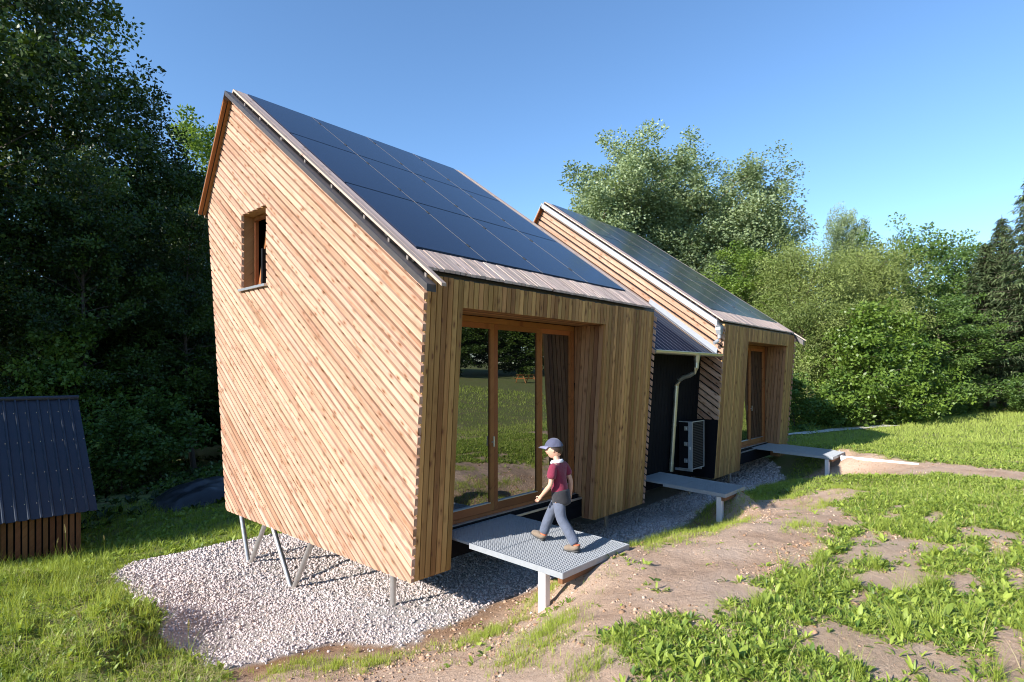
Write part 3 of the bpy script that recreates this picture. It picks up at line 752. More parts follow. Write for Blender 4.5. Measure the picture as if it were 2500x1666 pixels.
    fbox(oL + .002, oL + .07, .03, 2.70); fbox(oR - .06, oR - .002, .03, 2.70)
    fbox(oL + .07, oR - .06, .03, .075, ax=0)
    f = b.build('door_frame', M['frame_wood'], e)
    edges = [oL + .07, 1.80, 2.83, oR - .06]
    for k in range(3):
        s0, s1 = edges[k], edges[k + 1]
        b = MB(); st = .075 if k != 2 else .05; y0 = yg + .012
        fbox(s0 + .002, s0 + st, .077, 2.698, y0, y0 + .055); fbox(s1 - st, s1 - .002, .077, 2.698, y0, y0 + .055)
        fbox(s0 + st, s1 - st, .077, .185, y0, y0 + .055, 0); fbox(s0 + st, s1 - st, 2.625, 2.698, y0, y0 + .055, 0)
        sash = b.build('sash', M['frame_wood'], f)
    for k in range(3):
        s0, s1 = edges[k], edges[k + 1]; st = .075 if k != 2 else .05
        b = MB(); b.box(P(s0 + st + .001, yg + .035, .186), P(s1 - st - .001, yg + .043, 2.624)); b.build('pane', M['glass'], f)
    b = MB()                                              # alloy bead under the panes, sill and track
    for k in range(3):
        s0, s1 = edges[k], edges[k + 1]; st = .075 if k != 2 else .05
        b.box(P(s0 + st, yg + .002, .187), P(s1 - st, yg + .033, .199))
    b.box(P(oL + .003, yg - .05, .016), P(oR - .003, yg + .02, .028)); b.box(P(oL + .003, 5.35, -.05), P(oR - .003, 5.368, -.02))
    b.build('sill', M['galv'], f)
    b = MB(); b.box(P(1.745, yg - .035, .98), P(1.765, yg - .02, 1.12)); b.box(P(1.749, yg - .022, 1.03), P(1.761, yg + .012, 1.05)); b.build('handle', M['galv'], f)
    # metal roof --------------------------------------------------------------------
    b = MB()
    def rs(s0, s1, y0, y1, o0, o1, mb=b):
        mb.prism([P(s0, y0, zroof(y0, o1)), P(s1, y0, zroof(y0, o1)), P(s1, y1, zroof(y1, o1)), P(s0, y1, zroof(y1, o1))],
                 [P(s0, y0, zroof(y0, o0)), P(s1, y0, zroof(y0, o0)), P(s1, y1, zroof(y1, o0)), P(s0, y1, zroof(y1, o0))],
                 lambda p: (p.y, p.x), .5)
    rs(.0, W_H, 4.965, Y_R, .004, .07)
    def zb(y, o): return Z_R + o - BACK * (y - Y_R)
    def rb(s0, s1, y0, y1, o0, o1, mb):
        mb.prism([P(s0, y0, zb(y0, o1)), P(s1, y0, zb(y0, o1)), P(s1, y1, zb(y1, o1)), P(s0, y1, zb(y1, o1))],
                 [P(s0, y0, zb(y0, o0)), P(s1, y0, zb(y0, o0)), P(s1, y1, zb(y1, o0)), P(s0, y1, zb(y1, o0))], lambda p: (p.y, p.x), rng.random())
    rb(.0, W_H, Y_R + .001, 11.12, .006, .07, b)
    roof = b.build('roof', M['dark_metal'], e)
    ov = .13; hv = .08 if window else .135
    for s0, s1 in ((-ov, -.002), (W_H + .002, W_H + ov)):
        b = MB(); ys = 4.655 if s0 < 0 else 4.965
        rs(s0, s1, ys, Y_R, .085 - hv, .085, b)
        rb(s0, s1, Y_R + .001, 11.13, .055, .085, b)
        sc = s0 + .095 if s0 < 0 else s1 - .11
        for y in (4.78 if s0 < 0 else 5.0, 5.1, 5.45, 5.95, 6.7, 7.4, 8.1, 8.8, 9.35):
            b.prism([P(sc, y, zroof(y, .125)), P(sc + .012, y, zroof(y, .125)), P(sc + .012, y + .03, zroof(y + .03, .125)), P(sc, y + .03, zroof(y + .03, .125))], [P(sc, y, zroof(y, .083)), P(sc + .012, y, zroof(y, .083)), P(sc + .012, y + .03, zroof(y + .03, .083)), P(sc, y + .03, zroof(y + .03, .083))], None, .5, 1)
        b.build('verge_trim', [M['dark_metal'] if window or s0 < 0 else M['verge_zinc'], M['rubber'] if not window else M['rail']], roof)
    for s0, s1 in ((-ov, -ov + .055), (-.055, -.002), (W_H + .002, W_H + .055), (W_H + ov - .055, W_H + ov)):
        b = MB(); rb(s0, s1, Y_R + .06, 11.10, -.0, .052, b)  # boards under the verge of the back slope
        b.build('verge_board', M['frame_wood'], roof)
    # eaves board and gutter along the front
    b = MB()
    b.prism([P(-.0, 4.96, 2.99), P(W_H, 4.96, 2.99), P(W_H, 4.96, 3.09), P(0, 4.96, 3.09)], [P(-.0, 4.98, 2.99), P(W_H, 4.98, 2.99), P(W_H, 4.98, 3.09), P(0, 4.98, 3.09)])
    b.build('eaves_board', M['membrane'], roof)
    g = MB(); n = 9; r = .052; cy, cz = 4.937 - .008, 3.07
    s0, s1 = .0, W_H
    ring = [(cy - r * math.cos(t) * .55, cz - r * math.sin(t)) for t in np.linspace(0, math.pi, n)]
    for k in range(n - 1):
        g.face([P(s0, *ring[k]), P(s1, *ring[k]), P(s1, *ring[k + 1]), P(s0, *ring[k + 1])], None)
    for k in range(14):
        s = .2 + k * .37; g.box(P(s, cy - r * .55, cz), P(s + .025, cy + r * .6, cz + .006))
    g.build('gutter', M['membrane'], roof)
    # timber skin over the metal roof: side strips, bottom field
    b = MB(); o0, o1 = .125, .158
    def rboard(s0, s1, y0, y1, tone=None):
        ru, rv = rng.uniform(0, 60, 2); dz = rng.uniform(-.004, .004)
        b.prism([P(s0, y0, zroof(y0, o1 + dz)), P(s1, y0, zroof(y0, o1 + dz)), P(s1, y1, zroof(y1, o1 + dz)), P(s0, y1, zroof(y1, o1 + dz))],
                [P(s0, y0, zroof(y0, o0)), P(s1, y0, zroof(y0, o0)), P(s1, y1, zroof(y1, o0)), P(s0, y1, zroof(y1, o0))],
                lambda p: (p.y / math.cos(AL) + ru, (p.x - X0) * sg + rv), rng.random() if tone is None else tone)
    pL, pR = .235, 4.985
    yt = Y_R - .005
    for (a, c, n, ext) in ((.0, pL - .006, 3, 0), (pR + .006, W_H, 4, 1)):
        p = (c - a) / n
        for k in range(n):
            outer = k == 0 and not ext
            rboard(a + p * k + .004, a + p * (k + 1) - .004, 4.575 if outer else 4.885 + rng.uniform(-.004, .004), yt + rng.uniform(-.006, .004))
    n = 57; p = (pR - pL) / n
    for k in range(n): rboard(pL + p * k + .005, pL + p * (k + 1) - .005, 4.885 + rng.uniform(-.004, .004), 5.272)
    # back slope boards at both verges and along the ridge
    for k in range(4):
        for a in (.0, W_H - .32):
            ru, rv = rng.uniform(0, 60, 2); s0 = a + .08 * k + .004; s1 = s0 + .072
            b.prism([P(s0, Y_R + .002, zb(Y_R, .158)), P(s1, Y_R + .002, zb(Y_R, .158)), P(s1, 11.2, zb(11.2, .158)), P(s0, 11.2, zb(11.2, .158))],
                    [P(s0, Y_R + .002, zb(Y_R, .125)), P(s1, Y_R + .002, zb(Y_R, .125)), P(s1, 11.2, zb(11.2, .125)), P(s0, 11.2, zb(11.2, .125))],
                    lambda q, ru=ru, rv=rv: (q.y * 1.8 + ru, q.x + rv), rng.random())
    b.build('roof_boards', M['larch_roof'], roof)
    b = MB()                                              # battens carrying them and the hook clips at the edge
    for y in np.arange(5.1, 9.9, .52):
        rs(.06, W_H - .06, y, y + .05, .071, .1245, b)
    b.build('roof_battens', M['membrane'], roof)
    # solar panels: three rows of four
    pw = (pR - pL) / 4; ph = (9.905 - 5.285) / 3
    for r_ in range(3):
        for c_ in range(4):
            b = MB()
            s0 = pL + pw * c_ + .008; s1 = pL + pw * (c_ + 1) - .008; y0 = 5.285 + ph * r_ + .016; y1 = 5.285 + ph * (r_ + 1) - .016
            A = lambda s, y, o: P(s, y, zroof(y, o))
            b.prism([A(s0, y0, .172), A(s1, y0, .172), A(s1, y1, .172), A(s0, y1, .172)], [A(s0, y0, .132), A(s1, y0, .132), A(s1, y1, .132), A(s0, y1, .132)], lambda p: ((p.x - X0) * sg, p.y), .5)
            b.build('solar_panel', M['panel'], roof)
    for c_ in (1, 2, 3):                                  # thin rail and clamps between the panel columns
        s = pL + pw * c_; b = MB()
        rs(s - .0045, s + .0045, 5.30, 9.90, .135, .1735, b)
        for r_ in range(3):
            for fr in (.22, .78):
                y = 5.285 + ph * (r_ + fr); b.mi_ = 1
                b.prism(*[[P(s + a * .012, yy, zroof(yy, o)) for a, yy in ((-1, y), (1, y), (1, y + .06), (-1, y + .06))] for o in (.181, .1725)], None, .5, 1)
        b.build('panel_rail', [M['rail'], M['rubber']], roof)
    # gable window -------------------------------------------------------------------
    if window:
        y0, y1, z0, z1 = WIN; d = .20
        b = MB()                                          # plywood reveals
        def wb(s0, s1, ya, yb, za, zb_, mb, ax): mb.box(P(s0, ya, za), P(s1, yb, zb_), rng.random(), 0, ax)
        wb(.043, d + .07, y1, y1 + .02, z0, z1, b, 2); wb(.043, d + .07, y0 - .02, y0, z0, z1, b, 2)
        wb(.043, d + .07, y0 - .02, y1 + .02, z1, z1 + .02, b, 1); wb(.045, d + .07, y0 - .02, y1 + .02, z0 - .02, z0, b, 1)
        w = b.build('window', M['ply'], e)
        b = MB(); t_ = .06
        wb(d, d + .06, y0 + .001, y1 - .001, z1 - t_, z1 - .001, b, 1); wb(d, d + .06, y0 + .001, y1 - .001, z0 + .001, z0 + t_, b, 1)
        wb(d, d + .06, y0 + .001, y0 + t_, z0 + t_, z1 - t_, b, 2); wb(d, d + .06, y1 - t_, y1 - .001, z0 + t_, z1 - t_, b, 2)
        b.build('window_frame', M['frame_wood'], w)
        # sash hinged at the bottom and tipped into the room
        tilt = R(8); za = z0 + t_ + .005; zz = z1 - t_ - .01; H = zz - za
        def sp(u, y, off): return P(d + .045 + math.sin(tilt) * u * H + off * math.cos(tilt), y, za + math.cos(tilt) * u * H - off * math.sin(tilt))
        b = MB()
        def sbar(u0, u1, ya, yb, mb=b, o0=0., o1=.055):
            ru = rng.uniform(0, 9)
            mb.prism([sp(u0, ya, o0), sp(u0, yb, o0), sp(u1, yb, o0), sp(u1, ya, o0)], [sp(u0, ya, o1), sp(u0, yb, o1), sp(u1, yb, o1), sp(u1, ya, o1)], lambda p: (p.z + ru, p.y), rng.random())
        ya, yb = y0 + t_ + .004, y1 - t_ - .004
        sbar(0, .065, ya, yb); sbar(.935, 1, ya, yb); sbar(.065, .935, ya, ya + .07); sbar(.065, .935, yb - .07, yb)
        b.build('sash', M['frame_wood'], w)
        b = MB(); sbar(.066, .934, ya + .071, yb - .071, b, .022, .03); b.build('pane', M['glass'], w)
        b = MB()
        b.prism([P(-.05, y0 - .035, z0 - .012), P(-.05, y1 + .03, z0 - .012), P(d, y1 + .03, z0 + .012), P(d, y0 - .035, z0 + .012)],
                [P(-.05, y0 - .035, z0 - .05), P(-.05, y1 + .03, z0 - .05), P(.0, y1 + .03, z0 - .045), P(.0, y0 - .035, z0 - .045)])
        b.build('window_sill', M['galv'], w)
    # steel stilts -----------------------------------------------------------------------
    def stilt(p0, p1, r=.038):
        b = MB()
        z = float(sampz(np.array([p1[0]]), np.array([p1[1]]))[0]) - .05
        b.tube([p0, (p1[0], p1[1], z)], r, 16); o = b.build('stilt', M['steel_leg'], e, True)
    for s in (.24, W_H - .24, W_H / 2):
        for (ta, fo, tb) in ((10.33 - .12, 9.83, 9.14), (9.06, 8.31, 7.64)):
            stilt(P(s, ta, -.33), P(s, fo + .03, 0)); stilt(P(s, tb, -.33), P(s, fo - .03, 0))
        stilt(P(s, 5.75, -.33), P(s, 5.75, 0))
    return e

h1 = make_house('timber tiny house nearest the camera, with a small tilted window in its diagonally boarded gable', 3.966, 1, True, .0975, .0685)
h2 = make_house('second timber tiny house behind, with light grey metal roof edge and no gable window', 17.69, -1, False, .130, .086, (0, 1, .975))
# black board closing the foot of the second house's near gable
b = MB(); b.prism([(12.392, 5.09, -.34), (12.392, 7.5, -.34), (12.392, 7.5, .965), (12.392, 5.0, .965)], [(12.42, 5.09, -.34), (12.42, 7.5, -.34), (12.42, 7.5, .965), (12.42, 5.0, .965)])
b.build('base_board', M['black'], h2)
# rain hopper at the end of the second gutter
b = MB()
hx, hy_, hz_ = 12.30, 4.93, 3.06
b.box((12.17, hy_ - .055, hz_ - .01), (12.42, hy_ + .05, hz_ + .0))
for k, (z0, z1, a0, a1, c0, c1) in enumerate(((3.05, 2.96, .085, .085, .055, .055), (2.96, 2.86, .085, .045, .055, .045))):
    q0 = [(hx - a0, hy_ - c0, z0), (hx + a0, hy_ - c0, z0), (hx + a0, hy_ + c0, z0), (hx - a0, hy_ + c0, z0)]
    q1 = [(hx - a1, hy_ - c1, z1), (hx + a1, hy_ - c1, z1), (hx + a1, hy_ + c1, z1), (hx - a1, hy_ + c1, z1)]
    b.prism(q0, q1)
b.tube([(hx, hy_, 2.87), (hx, hy_, 2.78), (hx - .02, hy_ + .02, 2.73), (hx - .06, hy_ + .05, 2.69), (hx - .10, hy_ + .08, 2.67)], .042, 14)
b.build('rain_hopper', M['galv_dull'], h2)

# ------------------------------------------------------------------ low link between the houses
lk = empty('link_building', (10.83, 7.5, -.36), 'low black link under a ribbed metal lean-to roof, between the two timber houses', 'building')
def yw(z): return 5.38 + (2.42 - z) * .0683
b = MB()
xs = np.linspace(9.27, 12.38, 24)
for k in range(len(xs) - 1):
    x0, x1 = xs[k] + .004, xs[k + 1] - .004
    b.prism([(x0, yw(-.34), -.34), (x1, yw(-.34), -.34), (x1, yw(2.5), 2.5), (x0, yw(2.5), 2.5)], [(x0, yw(-.34) + .03, -.34), (x1, yw(-.34) + .03, -.34), (x1, yw(2.5) + .03, 2.5), (x0, yw(2.5) + .03, 2.5)], None, rng.random())
b.prism([(9.27, 5.6, -.34), (12.38, 5.6, -.34), (12.38, 5.47, 2.6), (9.27, 5.47, 2.6)], [(9.27, 9.9, -.34), (12.38, 9.9, -.34), (12.38, 9.9, 2.3), (9.27, 9.9, 2.3)])
b.build('wall', M['black'], lk)
def zl(y, o=0): return 2.41 + .76 * (y - 4.99) + o
b = MB(); pit = .19; x = 9.28
prof = []
while x < 12.1:
    prof += [(x, 0), (x + .045, .035), (x + .085, .035), (x + .12, 0)]; x += pit
prof.append((12.12, 0))
for k in range(len(prof) - 1):
    (xa, oa), (xb, ob) = prof[k], prof[k + 1]
    b.prism([(xa, 4.99, zl(4.99, oa)), (xb, 4.99, zl(4.99, ob)), (xb, 6.65, zl(6.65, ob)), (xa, 6.65, zl(6.65, oa))],
            [(xa, 4.99, zl(4.99, oa - .006)), (xb, 4.99, zl(4.99, ob - .006)), (xb, 6.65, zl(6.65, ob - .006)), (xa, 6.65, zl(6.65, oa - .006))])
b.prism([(9.28, 6.652, zl(6.65, .03)), (12.37, 6.652, zl(6.65, .03)), (12.37, 10.0, 2.5), (9.28, 10.0, 2.5)], [(9.28, 6.652, zl(6.65, -.03)), (12.37, 6.652, zl(6.65, -.03)), (12.37, 10.0, 2.44), (9.28, 10.0, 2.44)])
rf = b.build('roof', M['navy_metal'], lk)
b = MB()
b.prism([(12.10, 5.0, zl(5.0, .045)), (12.30, 5.0, zl(5.0, .03)), (12.30, 6.65, zl(6.65, .03)), (12.10, 6.65, zl(6.65, .045))], [(12.10, 5.0, zl(5.0, .039)), (12.30, 5.0, zl(5.0, .024)), (12.30, 6.65, zl(6.65, .024)), (12.10, 6.65, zl(6.65, .039))])
b.prism([(12.301, 5.0, zl(5.0, .02)), (12.375, 5.0, zl(5.0, .14)), (12.375, 6.65, zl(6.65, .14)), (12.301, 6.65, zl(6.65, .02))], [(12.307, 5.0, zl(5.0, .012)), (12.381, 5.0, zl(5.0, .132)), (12.381, 6.65, zl(6.65, .132)), (12.307, 6.65, zl(6.65, .012))])
b.build('flashing', M['galv_dull'], rf)
b = MB(); ring = [(4.925 - .065 * math.cos(t), 2.425 - .065 * math.sin(t)) for t in np.linspace(0, math.pi, 10)]
for k in range(9):
    b.face([(9.29, *ring[k]), (12.33, *ring[k]), (12.33, *ring[k + 1]), (9.29, *ring[k + 1])])
b.face([(12.33, *q) for q in ring]); b.face([(9.29, *q) for q in ring])
b.tube([(9.29, 4.862, 2.425), (12.33, 4.862, 2.425)], .008, 8)
for x in (9.9, 10.7, 11.5, 12.2): b.box((x, 4.86, 2.424), (x + .02, 5.0, 2.43))
b.build('gutter', M['zinc_pipe'], lk)
b = MB()
gx_ = 11.12
b.tube([(gx_, 4.925, 2.40), (gx_, 4.925, 2.22)], [.075, .045], 14)
b.tube([(gx_, 4.925, 2.24), (gx_, 4.93, 2.12), (gx_, 4.98, 2.02), (gx_, 5.08, 1.96), (gx_, 5.22, 1.92), (gx_, 5.31, 1.86), (gx_, yw(1.75) - .06, 1.75), (gx_, yw(.9) - .06, .9), (gx_, yw(-.06) - .06, -.06)], .045, 14)
for z in (1.7, .9, .1): b.tube([(gx_, yw(z) - .06, z), (gx_, yw(z) - .06, z + .03)], .05, 14)
b.build('downpipe', M['zinc_pipe'], lk, True)

hp = empty('heat_pump', (11.62, 5.3, -.02), 'dark heat pump cabinet with grey edge frame by the black link wall', 'heat pump')
hx0, hx1, hy0, hy1, hz0, hz1 = 11.36, 11.97, 5.13, 5.43, -.02, .99
b = MB(); b.box((hx0 + .012, hy0 + .012, hz0 + .012), (hx1 - .012, hy1, hz1 - .012)); b.build('cabinet', M['black'], hp)
b = MB(); t_ = .018
for (a, c) in (((hx0, hy0, hz0), (hx0 + t_, hy0 + .09, hz1)), ((hx1 - t_, hy0, hz0), (hx1, hy0 + t_, hz1)), ((hx0 + t_, hy0, hz1 - t_), (hx1 - t_, hy0 + t_, hz1)), ((hx0 + t_, hy0, hz0), (hx1 - t_, hy0 + t_, hz0 + t_)),
               ((hx0, hy0 + .091, hz1 - t_), (hx0 + t_, hy1, hz1)), ((hx0, hy0 + .091, hz0), (hx0 + t_, hy1, hz0 + t_))):
    b.box(a, c)
b.build('edge_frame', M['galv_dull'], hp)
b = MB()
for z in np.arange(hz0 + .05, hz1 - .04, .035): b.box((hx0 + .05, hy0 + .004, z), (hx1 - .04, hy0 + .0115, z + .012))
b.build('grille', M['rubber'], hp)
for z in (.12, .47, .80):
    b = MB(); b.box((hx0 - .025, hy0 + .10, z), (hx0 + .011, hy0 + .17, z + .085)); b.box((hx0 - .035, hy0 + .12, z + .02), (hx0 - .0251, hy0 + .15, z + .065)); b.build('bracket', M['galv'], hp)
b = MB(); b.box((hx0 - .004, hy0 + .03, .40), (hx0 - .0005, hy0 + .06, .46)); b.build('label_plate', M['white_post'], hp)
for x in (hx0 + .06, hx1 - .1):
    b = MB(); b.box((x, hy0 + .03, hz0 - .05), (x + .04, 5.545, hz0)); b.build('wall_bracket', M['galv_dull'], hp)

# ------------------------------------------------------------------ grated decks
def deck(label, x0, x1, y0, y1, z0, z1, post, dense=.033):
    """y0 front (height z0), y1 back (height z1)"""
    e = empty('grated_deck', ((x0 + x1) / 2, y0, sampz(np.array([post[0]]), np.array([post[1]]))[0]), label, 'deck', 'grated metal decks leading to the doors')
    z = lambda y: z0 + (z1 - z0) * (y - y0) / (y1 - y0)
    b = MB(); th = .03
    xs = np.arange(x0 + .012, x1 - .01, dense)
    for x in xs:
        b.prism([(x - .002, y0 + .006, z(y0)), (x + .002, y0 + .006, z(y0)), (x + .002, y1, z(y1)), (x - .002, y1, z(y1))], [(x - .002, y0 + .006, z(y0) - th), (x + .002, y0 + .006, z(y0) - th), (x + .002, y1, z(y1) - th), (x - .002, y1, z(y1) - th)])
    for y in np.arange(y0 + .012, y1, dense):
        b.prism([(x0 + .005, y - .002, z(y) - .001), (x1 - .005, y - .002, z(y) - .001), (x1 - .005, y + .002, z(y) - .001), (x0 + .005, y + .002, z(y) - .001)], [(x0 + .005, y - .002, z(y) - .02), (x1 - .005, y - .002, z(y) - .02), (x1 - .005, y + .002, z(y) - .02), (x0 + .005, y + .002, z(y) - .02)])
    b.build('grating', M['galv_dull'], e)
    b = MB()
    def plate(xa, xb, ya, yb, d=.062):
        b.prism([(xa, ya, z(ya) + .002), (xb, ya, z(ya) + .002), (xb, yb, z(yb) + .002), (xa, yb, z(yb) + .002)], [(xa, ya, z(ya) - d), (xb, ya, z(ya) - d), (xb, yb, z(yb) - d), (xa, yb, z(yb) - d)])
    plate(x0 - .004, x0 + .004, y0, y1 - .55); plate(x1 - .004, x1 + .004, y0, y1)
    plate(x0 + .0041, x1 - .0041, y0 - .003, y0 + .004); plate(x0 + .0041, x1 - .0041, (y0 + y1) / 2 - .003, (y0 + y1) / 2 + .003, .05)
    b.build('edge_plates', M['galv_dull'], e)
    b = MB(); px, py = post; w = .05
    zg = float(sampz(np.array([px]), np.array([py]))[0]) - .08; zt = z(py) - .075
    c = .012
    ring = [(px - w + c, py - w), (px + w - c, py - w), (px + w, py - w + c), (px + w, py + w - c), (px + w - c, py + w), (px - w + c, py + w), (px - w, py + w - c), (px - w, py - w + c)]
    b.prism([(x, y, zt) for x, y in ring], [(x, y, zg) for x, y in ring]); b.build('post', M['white_post'], e)
    b = MB(); b.box((px - .04, py - .04, zt + .001), (px + .06, py + .04, z(py) - .064)); b.build('packing_block', M['larch'], e)
    # bearer along the outer end
    b = MB(); b.box((x0 + .02, y0 + .02, z0 - .125), (x1 - .02, y0 + .08, z0 - .066)); b.build('bearer', M['shed_wood'], e)
    return e
deck('wide galvanised deck the child walks on, at the near house door', 4.66, 5.98, 3.49, 5.42, -.045, 0, (4.74, 3.80))
deck('narrow shaded deck in front of the black link, between the two houses', 9.67, 10.60, 3.77, 5.48, -.07, -.005, (9.75, 3.90))
deck('farthest deck, at the second house door, with only its outer corner in sunlight', 15.72, 17.18, 3.46, 5.42, -.07, 0, (15.78, 3.60))
b = MB(); b.prism([(16.3, 3.40, -.08), (15.72, 1.72, -.03), (15.69, 1.73, -.03), (16.27, 3.41, -.08)], [(16.3, 3.40, -.22), (15.72, 1.72, -.2), (15.69, 1.73, -.2), (16.27, 3.41, -.22)])
tag(b.build('edging_board', M['white_post']), 'long white board edging the earth path beyond the farthest deck', 'board')

# ------------------------------------------------------------------ shed, tarpaulin heap
sh = empty('shed', (-.4, 14.8, -1.45), 'low shed with steep dark ribbed metal roof in shade at left edge', 'shed')
b = MB(); ye, ze, yr, zr = 13.2, -.62, 14.85, 1.47
L = math.hypot(yr - ye, zr - ze)
for (a, za, c, zc) in ((ye, ze, yr, zr), (18.0, -.62 + .0, yr + .001, zr)):
    x = -3.6; pr = []
    while x < 2.72: pr += [(x, 0), (x + .015, .032), (x + .04, .032), (x + .055, 0)]; x += .172
    pr.append((2.77, 0))
    ny, nz = (-(zr - ze) / L, (yr - ye) / L) if a < 15 else (.5, .86)
    for k in range(len(pr) - 1):
        (xa, oa), (xb, ob) = pr[k], pr[k + 1]
        b.prism([(xa, a + ny * oa, za + nz * oa), (xb, a + ny * ob, za + nz * ob), (xb, c + ny * ob, zc + nz * ob), (xa, c + ny * oa, zc + nz * oa)],
                [(xa, a + ny * (oa - .01), za + nz * (oa - .01)), (xb, a + ny * (ob - .01), za + nz * (ob - .01)), (xb, c + ny * (ob - .01), zc + nz * (ob - .01)), (xa, c + ny * (oa - .01), zc + nz * (oa - .01))])
for u in (.12, .36, .62, .88):
    x = -3.55
    while x < 2.7:
        yy, zz = ye + (yr - ye) * u, ze + (zr - ze) * u
        b.box((x + .104, yy - .007, zz - .006), (x + .114, yy + .004, zz + .010), .5, 1); x += .172
srf = b.build('roof', [M['navy_metal'], M['galv']], sh)
b = MB(); b.tube([(-3.6, yr, zr + .03), (2.78, yr, zr + .03)], .045, 10); b.build('ridge_cap', M['navy_metal'], srf)
b = MB()
x = -3.5
while x < 2.55:
    b.box((x, 13.42, -1.75), (x + .07, 13.45, -.45), rng.random(), 0, 2); x += .098
y = 13.5
while y < 17.6:
    b.box((2.52, y, -1.9), (2.55, y + .07, min(-.80 + (y - 13.2) * 1.2, 1.15 - max(0, y - 14.6) * .7)), rng.random(), 0, 2); y += .098
b.build('wall_boards', M['shed_wood'], sh)
b = MB(); b.box((-3.5, 13.46, -1.9), (2.5, 17.6, -.45)); b.build('wall', M['black'], sh)

def heap(name, cx, cy, rx, ry, h, mat, label, cat_, seed):
    n, m = 44, 30; V = []; F = []
    for i in range(n):
        for j in range(m):
            u = i / (n - 1) * 2 - 1; v = j / (m - 1) * 2 - 1
            x, y = cx + u * rx * 1.25, cy + v * ry * 1.25
            r = max(abs(u), abs(v)) * .35 + math.hypot(u, v) * .65
            hh = h * max(0., 1 - r ** 2.2) ** .6 * (.75 + .5 * float(fbm(np.array(u * 2.1 + 9), np.array(v * 2.1), seed)))
            hh += .20 * abs(float(fbm(np.array(u * 3.5), np.array(v * 4. + u * 3), seed + 3)) - .5) * (1 if r < 1.05 else .3)
            V.append((x, y, float(sampz(np.array([x]), np.array([y]))[0]) + hh - .01))
    for i in range(n - 1):
        for j in range(m - 1): F.append((i * m + j, (i + 1) * m + j, (i + 1) * m + j + 1, i * m + j + 1))
    return tag(obj(name, np_mesh(name, np.array(V), np.array(F), mat, smooth=True)), label, cat_)
heap('tarpaulin', 6.2, 16.6, 1.25, .8, .5, M['tarp'], 'black tarpaulin draped over a heap in the shade behind the near house', 'tarpaulin', 5)
# ------------------------------------------------------------------ trees
TH = .7323
FW = np.array([math.cos(TH), math.sin(TH)]); RT = np.array([math.sin(TH), -math.cos(TH)])
def at(u, w):
    """ground spot in the bearing u (of a 2500 px wide view), w metres ahead of the viewpoint"""
    p = w * (FW + (u - 1250) / 1382.5 * RT); return float(p[0]), float(p[1])
def unit(v): return v / np.maximum(np.linalg.norm(v, axis=-1, keepdims=True), 1e-9)
def leafq(P, D, L, W, tone):
    n = len(P); s = unit(np.cross(D, rng.normal(size=(n, 3)))); nn = np.cross(D, s)
    L = L[:, None]; W = W[:, None]
    V = np.stack([P, P + D * L * .45 + s * W + nn * W * .35, P + D * L, P + D * L * .45 - s * W + nn * W * .35], 1)
    return V.reshape(-1, 3), np.arange(4 * n).reshape(n, 4), np.repeat(tone, 4)
def blob(C, m, r, L, W, tone, up=.1, flat=.7):
    """m leaves round every clump centre"""
    K = len(C); idx = np.repeat(np.arange(K), m); n = K * m
    o = rng.normal(size=(n, 3)); o = unit(o) * (rng.random((n, 1)) ** .45) * np.asarray(r)[idx if np.ndim(r) else slice(None)].reshape(-1, 1) if np.ndim(r) else unit(o) * (rng.random((n, 1)) ** .45) * r
    o[:, 2] *= flat
    P = C[idx] + o
    D = unit(unit(o) * .8 + rng.normal(size=(n, 3)) * .7 + np.array([0, 0, up]))
    t = np.clip(np.asarray(tone)[idx] + rng.normal(0, .13, n), 0, 1)
    return leafq(P, D, L * rng.uniform(.6, 1.3, n), W * rng.uniform(.7, 1.3, n), t)
def limb_pts(a, b, bend, n=6):
    a = np.array(a); b = np.array(b); t = np.linspace(0, 1, n)[:, None]
    return a + (b - a) * t + np.array(bend) * (4 * t * (1 - t))
